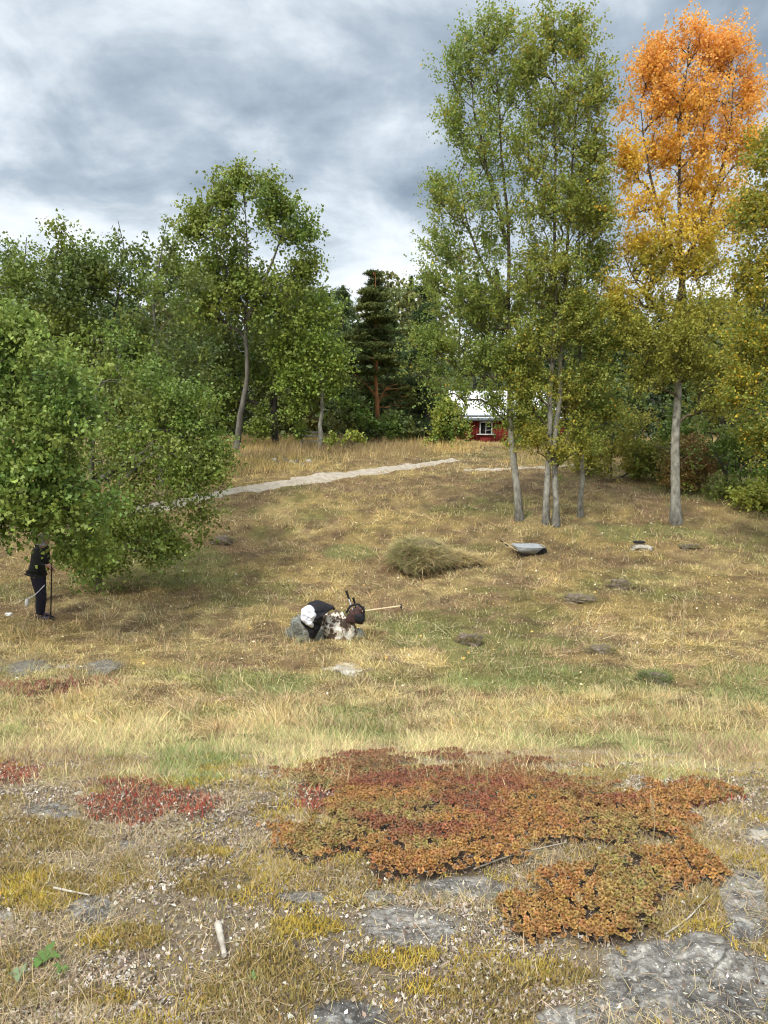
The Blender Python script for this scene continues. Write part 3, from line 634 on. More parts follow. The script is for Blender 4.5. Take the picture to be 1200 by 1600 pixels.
    V, Fc, C_ = leaf_quads(pos[kk], leaf, col[kk], droop, asp, nb)
    npmesh(parts[1], V, Fc, mat or M_leaf, e_, C_, origin=root)
    rng = rng_keep
    return e_
def flatcol(*cs, freq=.8, seed=5):
    cs = [np.array(c_) for c_ in cs]
    def f(pos, cl, r):
        t_ = np.clip((fbm(cl[:, 0]*freq+cl[:, 2]*.7, cl[:, 2]*freq+cl[:, 1]*.5, seed, 3)-.3)/.4, 0, .999)*(len(cs)-1)
        i_ = t_.astype(int); fr = (t_-i_)[:, None]; C_ = np.stack(cs); return C_[i_]*(1-fr)+C_[np.minimum(i_+1, len(cs)-1)]*fr
    return f
FOL = np.array([1.34, 1.32, .98])
BR = (.19, .26, .055); MG = (.11, .165, .04); DG = (.06, .09, .03); OL = (.15, .18, .05); YG = (.24, .26, .06)

# --- the group of broadleaved trees at the left
tree('fruit_tree', 'bright green leafy fruit tree at the left edge, its boughs hanging over the person', 'tree',
     [[(66, 942, 3.0, .085), (64, 880, 2.8), (50, 800, 1.5), (42, 690, .3), (50, 560)], [(55, 830, 2.0, .06), (110, 780, .3), (150, 740, 0)], [(55, 820, 1.8, .06), (-40, 700, .3), (-120, 580, 0)]],
     [(50,600,105,85,0,150),(-20,560,90,80,.3,110),(95,690,95,85,-.4,170),(30,750,120,85,-.7,190),(130,780,75,65,-.2,110),(-110,680,120,170,0,160),(75,800,70,40,-.6,80),(155,845,55,42,-.1,70),(-25,820,60,45,-.5,60),(15,520,55,35,0,45),(215,850,50,38,.5,50),(100,868,18,16,-.5,8),(60,875,10,10,-.3,3),(0,700,90,90,0,120)],
     12.6, leaf=.075, lpc=44, sig=.15, cols=flatcol((.15, .22, .06), (.085, .14, .04), (.20, .255, .07), (.11, .175, .05)), bark=B_dark, r0=.085, seed=2, rt=.004, slope=.1, droop=.5, gap=.42, gapf=.9, spray=3, hide=(48, 84, 850, 980))
tree('fruit_tree', 'darker spreading fruit tree with bare grey twigs, right of the bright one', 'tree',
     [[(150, 905), (148, 800), (146, 700), (150, 640), (160, 590)], [(148, 800, 0, .06), (215, 730), (265, 690), (300, 680)], [(140, 760, 0, .06), (240, 690), (180, 665)]],
     [(240,710,85,75,0,150),(290,740,58,60,-.4,110),(205,800,100,55,-.5,130),(305,690,45,50,.2,60),(150,690,80,80,.4,90),(250,640,60,45,.4,60),(200,600,80,40,.6,90),(300,640,50,40,.4,60),(160,560,60,50,1,60),(335,700,25,35,0,24),(250,845,70,45,-.6,90),(150,850,70,50,-.2,80),(150,885,45,18,-.8,24),(305,800,32,45,-.2,40),(330,740,25,30,-.2,20),(215,620,50,30,.3,34)],
     17.0, leaf=.075, lpc=42, sig=.2, cols=flatcol(MG, (.14, .19, .04), OL, MG), bark=B_grey, r0=.08, seed=3, rt=.005, hide=(44, 88, 846, 980), slope=-.1, droop=.6)
tree('broadleaf_tree', 'tall dense dark green tree rising behind the two fruit trees', 'tree',
     [[(120, 850), (110, 700), (65, 560), (80, 450), (95, 360)], [(90, 640, 0, .07), (170, 520), (190, 400)], [(80, 640, 0, .07), (10, 500), (-10, 420)]],
     [(210,480,50,60,.3,80),(225,570,45,70,0,90),(130,420,60,40,0,70),(120,490,100,75,0,190),(60,460,70,50,.3,100),(150,440,60,36,-.2,60),(200,530,55,90,0,110),(110,405,34,26,0,30),(96,368,10,20,0,8),(0,470,95,85,.5,130),(60,560,120,80,.5,160),(150,600,100,70,0,110),(130,650,110,70,.5,120),(35,395,25,20,0,9)],
     21.5, leaf=.095, lpc=42, sig=.26, cols=flatcol(MG, (.13, .17, .035), DG, (.16, .185, .04)), bark=B_dark, r0=.16, seed=4, rt=.006)
tree('broadleaf_tree', 'thin open crown of reddish tinged twigs poking above the trees at the far left', 'tree',
     [[(10, 800), (12, 600), (30, 450), (42, 370)]], [(40,415,36,28,0,26),(0,425,36,32,0,30),(70,425,30,40,0,18),(-40,430,50,60,0,30),(25,480,60,50,0,40)],
     25, leaf=.10, lpc=22, sig=.22, cols=flatcol((.20, .16, .06), MG, OL), bark=B_grey, r0=.12, seed=5, rt=.006)
tree('broadleaf_tree', 'slender loose tree with wispy upright sprays against the sky, left of the tall maple', 'tree',
     [[(250, 760), (252, 600), (240, 470), (262, 340)], [(245, 560, 0, .05), (205, 440), (185, 345)]],
     [(262,395,20,40,0,22),(240,450,40,30,0,24),(190,392,24,20,0,12),(215,410,34,32,0,20),(300,440,40,30,0,24),(250,520,70,70,0,120),(260,620,80,70,0,140),(290,570,60,80,0,110)],
     27, leaf=.11, lpc=30, sig=.24, cols=flatcol(MG, (.12, .15, .04), DG), bark=B_grey, r0=.12, seed=6, rt=.006)
tree('maple_tree', 'tall maple with a grey leaning trunk and an open round crown', 'tree',
     [[(368, 705), (379, 640), (386, 560), (385, 470), (386, 400), (382, 290)], [(386, 500, 0, .09), (430, 400), (450, 330)], [(386, 490, 0, .09), (340, 400), (325, 310)]],
     [(350,450,70,30,0,60),(430,455,60,30,0,60),(270,420,24,22,0,22),(306,368,26,24,0,24),(472,425,20,22,0,20),(384,350,58,64,0,110),(350,380,60,50,0,60),(425,380,50,50,0,50),(378,290,24,22,0,34),(415,300,24,20,0,26),(342,318,24,18,0,24),(440,335,26,22,0,34),(315,345,30,22,0,34),(462,370,34,28,0,50),(298,395,34,24,0,44),(455,420,45,30,0,56),(330,420,50,28,0,56),(300,440,36,26,0,34),(380,340,46,40,0,34),(400,445,60,30,.5,50),(345,480,60,40,0,70),(430,490,45,35,0,50)],
     34, leaf=.15, lpc=42, sig=.36, cols=flatcol((.13, .17, .04), (.18, .21, .05), MG), bark=B_grey, r0=.165, rtop=.03, seed=7, rt=.013, slope=.8, gap=.38, spray=3.2, snap=True)
tree('broadleaf_tree', 'round dull green tree behind the maple trunk', 'tree',
     [[(430, 700), (432, 600), (440, 500)]], [(455,500,55,50,0,110),(420,560,60,60,0,110),(330,540,60,60,1,110),(340,620,55,60,0,100),(300,490,50,45,1,70)],
     38, leaf=.17, lpc=42, sig=.42, cols=flatcol(MG, OL, DG), bark=B_dark, r0=.18, seed=8, rt=.01)
tree('young_birch', 'light green young tree with a thin pale trunk at the far grass edge', 'tree',
     [[(500, 697), (502, 640), (500, 560), (490, 470)]], [(500,560,44,50,0,90),(470,600,50,45,0,80),(450,545,40,30,0,44),(525,560,22,26,0,24),(480,650,40,28,0,36),(490,490,40,38,0,56),(520,610,24,30,0,20)],
     36, leaf=.14, lpc=42, sig=.34, cols=flatcol((.17, .23, .05), (.13, .19, .04), (.20, .25, .06)), bark=B_aspen, r0=.13, seed=9, rt=.009)
tree('low_bush', 'light green bush in the dark gap left of the young birch', 'bush',
     [[(425, 690), (425, 660)]], [(430,650,34,28,0,34),(412,672,26,18,0,20),(460,676,30,16,0,20)], 37, leaf=.14, lpc=40, sig=.25, cols=flatcol((.16, .21, .05), MG), bark=B_dark, r0=.05, seed=10)
# pine and dark conifers
def layered(uc, v0, v1, w0, w1, n, nc, r):
    o_ = []
    for i_ in range(n):
        t_ = i_/(n-1); v_ = v0+(v1-v0)*t_; w_ = w0+(w1-w0)*t_**.8
        for k_ in range(2 if w_ > 16 else 1):
            o_.append((uc+r.normal(0, w_*.30), v_+r.normal(0, 3), w_*(.6+.3*r.random()), 3+2*r.random(), r.normal(0, .8), nc))
    return o_
rp_ = np.random.default_rng(5)
tree('pine_tree', 'dark full pine with an orange upper trunk and bare limbs, centre of the wood', 'pine tree',
     [[(590, 700), (590, 640), (588, 570), (586, 500), (585, 425)], [(590, 622, 0, .07), (572, 600), (556, 588)], [(590, 632, 0, .06), (604, 606), (622, 600)]], layered(585, 432, 580, 4, 60, 13, 34, rp_)+[(600,668,50,18,-.5,50),(556,640,28,22,.9,40),(626,620,28,26,.9,50),(590,600,50,16,1.2,40)],
     42, leaf=.20, lpc=60, sig=.22, spray=2, cols=flatcol((.055, .07, .022), (.095, .11, .035), (.04, .055, .02)), bark=B_pine, r0=.17, seed=11, rt=.012, slope=.05, gap=0, droop=0, mat=M_needle, asp=.2, flat=.4, arch=-.02)
tree('spruce_tree', 'blackish conifer between the pine and the red cottage', 'conifer',
     [[(668, 705), (668, 600), (662, 470)]], layered(662, 440, 690, 5, 48, 22, 14, rp_),
     44, leaf=.20, lpc=60, sig=.26, spray=2, cols=flatcol((.035, .06, .03), (.055, .08, .035)), bark=B_dark, r0=.2, seed=12, rt=.012, slope=-.1, gap=0, droop=.2, mat=M_needle, asp=.22, flat=.6)
tree('spruce_tree', 'grey green conifer just left of the orange trunked pine', 'conifer',
     [[(540, 700), (540, 600), (535, 465)]], layered(535, 462, 680, 4, 38, 18, 12, rp_),
     46, leaf=.20, lpc=60, sig=.26, spray=2, cols=flatcol((.05, .075, .035), (.07, .095, .045)), bark=B_dark, r0=.18, seed=13, rt=.012, slope=-.1, gap=0, droop=.2, mat=M_needle, asp=.22, flat=.6)
tree('low_bush', 'brown tinged bush under the pine', 'bush', [[(560, 695), (560, 660)]], [(555,660,36,22,0,36),(610,672,40,18,0,40),(550,630,26,20,.5,20)], 40, leaf=.16, lpc=40, sig=.28, cols=flatcol((.14, .13, .04), DG, MG), bark=B_dark, r0=.05, seed=14)
tree('low_bush', 'fresh green bush growing in front of the left end of the red cottage', 'bush', [[(705, 702), (704, 660)]], [(695,645,20,26,0,34),(704,670,28,26,0,50),(690,690,26,14,0,20)], 38, leaf=.15, lpc=42, sig=.26, cols=flatcol((.15, .20, .045), YG, MG), bark=B_dark, r0=.05, seed=15)
tree('low_bush', 'small green bush in the golden grass near the path end', 'bush', [[(550, 697), (550, 688)]], [(552,686,18,8,0,12),(520,690,12,6,0,7)], 35, leaf=.13, lpc=40, sig=.16, cols=flatcol((.17, .21, .05), YG), bark=B_dark, r0=.03, seed=16)

# --- aspens
ASP = flatcol((.185, .24, .07), (.225, .26, .07), (.15, .21, .065), (.24, .26, .07), (.18, .24, .07))
def warm(cf, frac, c2_):
    def f(pos, cl, r):
        c_ = cf(pos, cl, r); k_ = r.random(len(c_)) < frac; c_[k_] = np.array(c2_); return c_
    return f
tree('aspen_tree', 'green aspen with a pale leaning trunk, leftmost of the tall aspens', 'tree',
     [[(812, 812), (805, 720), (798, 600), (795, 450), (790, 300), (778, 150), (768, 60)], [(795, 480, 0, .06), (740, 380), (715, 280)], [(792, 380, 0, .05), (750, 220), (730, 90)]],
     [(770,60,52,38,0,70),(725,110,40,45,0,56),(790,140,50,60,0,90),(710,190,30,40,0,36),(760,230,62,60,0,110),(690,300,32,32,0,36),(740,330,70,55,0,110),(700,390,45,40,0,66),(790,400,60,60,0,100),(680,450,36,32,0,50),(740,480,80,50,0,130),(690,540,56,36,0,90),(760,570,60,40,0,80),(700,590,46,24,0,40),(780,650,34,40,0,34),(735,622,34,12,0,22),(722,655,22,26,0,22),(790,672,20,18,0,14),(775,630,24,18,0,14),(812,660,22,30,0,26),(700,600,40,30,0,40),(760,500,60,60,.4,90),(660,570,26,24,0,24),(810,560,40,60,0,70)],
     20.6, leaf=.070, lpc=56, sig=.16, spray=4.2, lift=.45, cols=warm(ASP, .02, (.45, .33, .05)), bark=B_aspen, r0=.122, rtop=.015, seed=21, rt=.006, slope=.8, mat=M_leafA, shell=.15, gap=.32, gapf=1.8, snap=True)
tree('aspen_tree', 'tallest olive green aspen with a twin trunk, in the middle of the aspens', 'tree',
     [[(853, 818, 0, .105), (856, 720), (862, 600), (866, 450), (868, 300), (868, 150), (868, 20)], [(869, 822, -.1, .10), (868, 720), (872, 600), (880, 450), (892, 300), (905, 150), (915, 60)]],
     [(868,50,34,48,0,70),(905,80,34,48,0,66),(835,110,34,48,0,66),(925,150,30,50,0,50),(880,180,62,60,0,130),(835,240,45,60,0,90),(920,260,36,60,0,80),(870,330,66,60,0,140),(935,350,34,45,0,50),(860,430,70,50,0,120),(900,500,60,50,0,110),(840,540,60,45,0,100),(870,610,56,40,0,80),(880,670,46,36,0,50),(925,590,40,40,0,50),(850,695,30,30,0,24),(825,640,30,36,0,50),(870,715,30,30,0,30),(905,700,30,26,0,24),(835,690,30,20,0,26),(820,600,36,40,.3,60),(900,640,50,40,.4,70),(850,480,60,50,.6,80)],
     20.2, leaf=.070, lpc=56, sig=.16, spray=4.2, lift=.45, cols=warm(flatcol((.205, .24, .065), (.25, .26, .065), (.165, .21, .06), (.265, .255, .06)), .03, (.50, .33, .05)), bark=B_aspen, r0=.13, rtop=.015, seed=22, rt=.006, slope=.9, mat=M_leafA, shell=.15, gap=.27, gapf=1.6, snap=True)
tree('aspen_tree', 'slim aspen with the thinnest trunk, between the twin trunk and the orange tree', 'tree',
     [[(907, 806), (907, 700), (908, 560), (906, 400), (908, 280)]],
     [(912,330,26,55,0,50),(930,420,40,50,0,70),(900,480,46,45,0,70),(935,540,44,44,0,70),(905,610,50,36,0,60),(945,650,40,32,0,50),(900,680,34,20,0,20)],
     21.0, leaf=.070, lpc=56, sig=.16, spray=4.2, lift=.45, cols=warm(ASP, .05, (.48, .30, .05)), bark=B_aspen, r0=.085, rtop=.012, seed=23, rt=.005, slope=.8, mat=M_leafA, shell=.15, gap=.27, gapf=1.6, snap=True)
def orange(pos, cl, r):
    u_, v_ = proj(cl[:, 0], cl[:, 1], cl[:, 2]); v_ = v_ + r.normal(0, 26, len(u_)) + (fbm(cl[:, 0]*1.2, cl[:, 2]*1.2+cl[:, 1], 3, 3)-.5)*230 + np.clip(u_-1120, 0, 60)*.7
    S = np.array([0, 150, 270, 380, 470, 600, 900.]); C_ = np.array([[.62, .32, .12], [.63, .34, .10], [.62, .39, .08], [.56, .40, .07], [.36, .33, .07], [.25, .26, .07], [.20, .225, .065]])
    return np.stack([np.interp(v_, S, C_[:, q]) for q in range(3)], 1)
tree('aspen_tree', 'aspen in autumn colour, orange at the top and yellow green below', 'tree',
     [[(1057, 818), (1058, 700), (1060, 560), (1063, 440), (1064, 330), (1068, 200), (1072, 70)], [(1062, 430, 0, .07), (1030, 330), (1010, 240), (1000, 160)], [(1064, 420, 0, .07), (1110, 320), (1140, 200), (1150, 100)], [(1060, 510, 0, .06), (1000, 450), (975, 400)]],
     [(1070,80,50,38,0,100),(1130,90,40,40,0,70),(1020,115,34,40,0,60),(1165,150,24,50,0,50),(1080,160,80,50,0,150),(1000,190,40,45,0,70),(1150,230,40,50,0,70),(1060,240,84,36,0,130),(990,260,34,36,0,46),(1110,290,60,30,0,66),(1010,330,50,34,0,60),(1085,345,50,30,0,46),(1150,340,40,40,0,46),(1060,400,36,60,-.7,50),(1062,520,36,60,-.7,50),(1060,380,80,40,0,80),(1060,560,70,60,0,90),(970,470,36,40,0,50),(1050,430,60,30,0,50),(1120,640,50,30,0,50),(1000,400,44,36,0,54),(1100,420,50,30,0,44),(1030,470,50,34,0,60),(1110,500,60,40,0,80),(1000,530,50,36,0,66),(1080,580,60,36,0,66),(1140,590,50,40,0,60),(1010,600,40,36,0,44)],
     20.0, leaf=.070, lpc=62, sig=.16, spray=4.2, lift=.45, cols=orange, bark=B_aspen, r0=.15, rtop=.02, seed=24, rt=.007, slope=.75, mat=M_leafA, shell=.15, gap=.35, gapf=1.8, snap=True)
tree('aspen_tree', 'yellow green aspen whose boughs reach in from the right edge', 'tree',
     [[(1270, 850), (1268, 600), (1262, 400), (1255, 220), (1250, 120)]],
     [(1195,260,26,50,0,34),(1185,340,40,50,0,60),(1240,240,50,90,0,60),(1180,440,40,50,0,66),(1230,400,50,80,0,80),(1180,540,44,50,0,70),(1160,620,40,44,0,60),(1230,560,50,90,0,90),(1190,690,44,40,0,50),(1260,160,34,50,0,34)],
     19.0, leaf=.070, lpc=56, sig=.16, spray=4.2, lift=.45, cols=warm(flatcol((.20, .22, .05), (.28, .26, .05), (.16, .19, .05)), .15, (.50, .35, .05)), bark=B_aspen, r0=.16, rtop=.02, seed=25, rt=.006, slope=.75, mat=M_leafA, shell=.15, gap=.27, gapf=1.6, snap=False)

# --- thicket at the right edge of the meadow
def bush(label, u, v, wu, hv, Yd, cs, seed, nc=60, leaf=.10, stems=None, name='thicket_bush', lp=38, bark=None):
    r = np.random.default_rng(seed); tr = [[(u, v), (u+r.normal(0, wu*.2), v-hv*.6), (u+r.normal(0, wu*.3), v-hv*1.2)]]
    for k_ in range(4): tr.append([(u+r.normal(0, wu*.3), v, 0, .025), (u+r.normal(0, wu*.6), v-hv*.8), (u+r.normal(0, wu*.8), v-hv*1.5)])
    bl = [(u, v-hv*.9, wu, hv*.9, 0, nc), (u-wu*.5, v-hv*.55, wu*.6, hv*.5, 0, nc//2), (u+wu*.5, v-hv*.6, wu*.6, hv*.55, -.3, nc//2), (u+wu*.2, v-hv*1.5, wu*.6, hv*.45, 0, nc//3), (u, v-hv*.22, wu*1.1, hv*.3, -.5, nc)]
    return tree(name, label, 'bush', tr, bl, Yd, leaf=leaf, lpc=lp, sig=.2, cols=flatcol(*cs), bark=bark or B_dark, r0=.04, seed=seed, rt=.005, droop=.3, snap=Yd < 28)
bush('yellow green bush at the left end of the thicket, behind the slim aspen', 925, 735, 45, 52, 29, [(.20, .22, .05), (.30, .28, .05), MG], 31, nc=70)
bush('olive bush with a bare pointed gap beside it, left of the orange aspen', 985, 745, 48, 55, 27, [OL, (.24, .21, .05), MG], 32, nc=70)
bush('tangle of russet stemmed brambles right behind the orange aspen trunk', 1075, 762, 42, 44, 24.5, [(.19, .11, .05), (.15, .13, .045), (.21, .14, .05)], 33, nc=44, leaf=.08)
bush('mid green bush right of the russet brambles', 1135, 775, 48, 56, 23.5, [MG, OL, (.17, .21, .05)], 34, nc=80)
bush('bright green bush at the right picture edge', 1195, 790, 46, 60, 22.5, [(.16, .21, .05), MG, YG], 35, nc=80)
bush('reddish low bush between the olive bush and the brambles', 1025, 750, 30, 26, 25.5, [(.19, .13, .05), OL], 36, nc=34, leaf=.08)
bush('tall dark green bush standing behind the brambles', 1100, 735, 75, 75, 29, [DG, MG, OL], 37, nc=110, leaf=.12)
bush('tall dull green bush behind the yellow green one', 960, 725, 60, 68, 33, [DG, MG], 38, nc=90, leaf=.13)
bush('tall shaded bush deep in the right corner of the thicket', 1220, 760, 70, 90, 28, [DG, MG, DG], 39, nc=110, leaf=.13)
bush('leafy bush hiding the right part of the red cottage', 838, 722, 42, 52, 36, [MG, (.17, .20, .045), OL], 40, nc=60, leaf=.13)

# --- the wood behind, one mass
def woodland():
    r = np.random.default_rng(77); Vs, Fs, Cs = [], [], []; off = 0; nF = []
    tops = ([-300, 0, 120, 230, 300, 400, 500, 545, 600, 700, 800, 900, 1000, 1100, 1200, 1500], [470, 460, 470, 448, 455, 470, 452, 455, 440, 420, 440, 455, 460, 470, 440, 430])
    for (Yr, n, dv) in ((52, 46, 55), (60, 50, 22), (72, 52, 0)):
        for k_ in range(n):
            u0 = -420+2050*(k_+r.random())/n; Y_ = Yr+r.normal(0, 1.5)
            if Yr < 60 and 650 < u0 < 870: continue
            if Yr <= 60 and 690 < u0 < 830: continue
            vt = np.interp(u0, *tops)+dv+r.normal(0, 14); top = P(u0, vt, Y_); gz_ = float(ground(top[0], Y_)); H = top[2]-gz_
            if H < 3: continue
            con = r.random() < .45; W = H*(.15 if con else .26)*(.8+.4*r.random()); m = 1500
            t_ = r.random(m)**(.7); hz_ = gz_+H*(.03+.97*t_)
            pr = (1-t_)**.75 if con else np.sqrt(np.clip(1-((t_-.45)/.56)**2, 0, 1))
            an = r.random(m)*6.3; lump = .62+.6*vn(an*1.6+k_*9, t_*7, k_); rr = W*pr*lump*(.5+.5*r.random(m)**.5)
            pos = np.stack([top[0]+np.cos(an)*rr, Y_+np.sin(an)*rr, hz_], 1)
            base = np.array([(.04, .06, .028), (.05, .07, .03), (.045, .065, .035)][r.integers(3)]) if con else np.array([(.08, .105, .03), (.10, .12, .035), (.065, .095, .03), (.12, .12, .035)][r.integers(4)])
            col = base*(.7+.6*r.random((m, 1)))
            global rng
            keep = rng; rng = r
            V, Fc, C_ = leaf_quads(pos, .40 if con else .42, np.clip(col*1.35, 0, .5), .3, .5 if con else .8, .4); rng = keep
            Vs.append(V); Fs.append(Fc+off); Cs.append(C_); off += len(V)
            V, Fc = tube([[top[0], Y_, gz_-.2], [top[0], Y_, gz_+H*.5], [top[0], Y_, gz_+H*.93]], [.16, .1, .03], 5)
            Vs.append(V); Fs.append(Fc+off); Cs.append(np.tile([.09, .075, .06], (len(V), 1))); off += len(V)
    o_ = npmesh('woodland', np.concatenate(Vs), np.concatenate(Fs), M_leaf, col=np.concatenate(Cs))
    tag(o_, kind='stuff', label='dark mixed woodland closing off the far side of the meadow', cat='woodland')
woodland()
# wooded rise behind the wood
xs = np.linspace(-260, 260, 60); yy_ = np.array([78, 86, 96, 120, 170]); hz = np.array([0, 5.5, 8, 9, 9.])
V = np.array([[a, b + 5*math.sin(a*.03), ground(a, b) - .3 + h_*(.85+.3*vn(a*.05, b*.1, 4)) + (vn(a*.5, b*.5, 9)-.5)*1.2*(h_ > 0)] for b, h_ in zip(yy_, hz) for a in xs])
i = np.arange(4)[:, None]*60; j = np.arange(59)[None]
hl = npmesh('hill', V, np.stack([i+j, i+j+1, i+61+j, i+60+j], -1).reshape(-1, 4), noisemat('wooded_slope', [(.3, (.02, .032, .014)), (.7, (.06, .08, .03))], scale=.8, bump=1, bdist=.6, bscale=1.5), smooth=True)
tag(hl, kind='structure')

# ------------------------------------------------------------------ red cottage
M_red = noisemat('falun_red_boards', [(.3, (.16, .022, .018)), (.7, (.26, .038, .028))], scale=3, stretch=(8, 8, .6), bump=.6, bdist=.02, bscale=9)
M_white = noisemat('white_paint', [(.3, (.62, .62, .60)), (.7, (.80, .80, .78))], scale=4, bump=.1, rough=.5)
M_roof = noisemat('light_metal_roof', [(.3, (.70, .72, .75)), (.7, (.86, .88, .9))], scale=2, bump=.1, rough=.45, spec=.5)
M_fascia = noisemat('slate_blue_paint', [(.3, (.10, .125, .14)), (.7, (.16, .19, .21))], scale=3, bump=.1, rough=.6)
M_glass, t, p, o = newmat('window_glass'); p.inputs['Base Color'].default_value = (.02, .025, .03, 1); p.inputs['Roughness'].default_value = .08
def cottage():
    Yh = 52.; s_ = Yh/F; a = P(712, 700, Yh); b_ = P(880, 700, Yh); x0, x1 = a[0], b_[0]; gz_ = float(ground((x0+x1)/2, Yh))
    zb_ = P(760, 697, Yh)[2]; ze = P(760, 650, Yh)[2]; zr = P(760, 612, Yh+2.2)[2]; gz_ = min(gz_, zb_)
    root = np.array([(x0+x1)/2, Yh+2.2, gz_]); e_ = empty('red_cottage', root, 'small red cottage with a pale metal roof, half hidden behind the aspens', 'cottage')
    hw = (x1-x0)/2; D = 2.2; mb = MB(); wx = P(759, 670, Yh)[0]-root[0]; wz0 = P(759, 678, Yh)[2]-gz_; wz1 = P(759, 660, Yh)[2]-gz_; ww = 18*s_/2
    H = ze-gz_+.1
    # walls with an opening for the window
    def wall(xa, xb, za, zb2): mb.box(((xa+xb)/2, -D, (za+zb2)/2), (xb-xa, .14, zb2-za))
    wall(-hw, wx-ww, 0, H); wall(wx+ww, hw, 0, H); wall(wx-ww, wx+ww, 0, wz0); wall(wx-ww, wx+ww, wz1, H)
    mb.box((0, D, H/2), (2*hw, .14, H)); mb.box((-hw+.07, 0, H/2), (.14, 2*D-.14, H)); mb.box((hw-.07, 0, H/2), (.14, 2*D-.14, H))
    for q in np.arange(-hw+.1, hw, .22):
        if abs(q-wx) > ww+.08: mb.box((q, -D-.085, H/2), (.045, .03, H))
    zr_ = zr-gz_
    for sx in (-1, 1):
        V = [[sx*(hw-.07), -D, H], [sx*(hw-.07), D, H], [sx*(hw-.07), 0, zr_-.05], [sx*(hw-.17), -D, H], [sx*(hw-.17), D, H], [sx*(hw-.17), 0, zr_-.05]]
        mb.add(np.array(V), np.array([[0, 1, 2, 2], [3, 5, 4, 4]])[:, :3]) if False else mb.add(np.array([V[0], V[1], [V[2][0], .01, V[2][2]], [V[2][0], -.01, V[2][2]]]), [[0, 1, 2, 3]])
    mb.build('wall', M_red, e_)
    rf = MB(); sl = math.atan2(zr_-H, D); LL = math.hypot(D, zr_-H)+.55
    for sy in (-1, 1):
        R_ = Euler((-sy*sl, 0, 0)).to_matrix(); cy = sy*(LL/2)*math.cos(sl); cz = zr_+.05-(LL/2)*math.sin(sl)
        rf.box((0, cy, cz), (2*hw+.7, LL, .07), R_)
        for q in np.arange(-hw-.3, hw+.35, .45): rf.box(np.array([q, cy, cz])+np.array(R_ @ Vector((0, 0, .05))), (.035, LL, .04), R_)
    ro = rf.build('roof', M_roof, e_)
    fb = MB(); fb.box((0, -(LL*math.cos(sl))-.02, zr_-LL*math.sin(sl)-.0), (2*hw+.72, .04, .22)); fb.box((0, -D-.22, H-.06), (2*hw+.3, .36, .05)); fb.build('eaves_board', M_fascia, e_)
    wf = MB(); zc = (wz0+wz1)/2; hh_ = (wz1-wz0)/2
    for q in (-1, 1): wf.box((wx+q*ww, -D-.10, zc), (.09, .07, 2*hh_+.16))
    for q in (-1, 1): wf.box((wx, -D-.10, zc+q*(hh_+.035)), (2*ww-.09, .068, .09))
    wf.box((wx, -D-.02, zc), (.05, .05, 2*hh_)); 
    for q in (-.33, .33): wf.box((wx+ww/2, -D-.02, zc+q*hh_), (ww-.06, .04, .035)); 
    wn = wf.build('window', M_white, e_)
    gl = MB(); gl.box((wx, -D+.03, zc), (2*ww, .01, 2*hh_)); gl.build('pane', M_glass, wn)
    db = MB(); db.box((wx, -D-.16, wz0-.02), (2*ww+.5, .12, .05)); db.build('window_sill', M_white, e_)
cottage()

# ------------------------------------------------------------------ small natural things
def lump(name, label, cat, u, v, wu, hv, mat, seed=1, depth=None, group=None, rough=.25, sink=.12, Yo=None, n=28, blades_col=None, flatp=1.0, nbl=0, cols=None, parent_mb=None):
    c_ = G(u, v) if Yo is None else np.array([P(u, v, Yo)[0], Yo, float(ground(P(u, v, Yo)[0], Yo))]); s_ = c_[1]/F*1.02; rx = wu*s_; rz = hv*s_; ry = depth or rx*.8
    th = np.linspace(0, 2*np.pi, n*2, endpoint=False); ph = np.linspace(-.35, np.pi/2, n)
    TH, PHI = np.meshgrid(th, ph); cx, cy, cz = np.cos(TH)*np.cos(PHI), np.sin(TH)*np.cos(PHI), np.sin(PHI)
    nz = 1 + rough*2*(fbm(cx*2.2+seed*3+cz, cy*2.2+cz*1.5, seed, 4)-.5) + rough*.5*(fbm(cx*9+seed, cy*9+cz*6, seed+5, 3)-.5)
    V = np.stack([cx*rx*nz, cy*ry*nz, np.sign(cz)*np.abs(cz)**flatp*rz*nz], -1).reshape(-1, 3); V[:, 2] += rz*(.0-sink)
    i = np.arange(n-1)[:, None]*2*n; j = np.arange(2*n)[None]; k = (j+1) % (2*n)
    Fc = np.stack([i+j, i+k, i+2*n+k, i+2*n+j], -1).reshape(-1, 4)
    C_ = np.ones((len(V), 3)) if cols is None else cols(V/np.array([rx, ry, rz]))
    e_ = npmesh(name, V, Fc, mat, col=C_, smooth=True); e_.location = tuple(c_)
    return tag(e_, label, cat, group), c_, (rx, ry, rz)
M_soil = noisemat('dark_soil', [(.3, (.09, .07, .055)), (.55, (.20, .16, .125)), (.75, (.31, .26, .21))], scale=14, bump=1, bdist=.04)
M_stone = noisemat('lichened_stone', [(.3, (.06, .055, .045)), (.5, (.14, .13, .11)), (.68, (.27, .255, .215))], scale=7, bump=.8, bdist=.03, rgh=.75)
M_pale = noisemat('pale_stone', [(.3, (.20, .18, .14)), (.55, (.40, .37, .31)), (.75, (.62, .59, .52))], scale=6, bump=.6, bdist=.02)
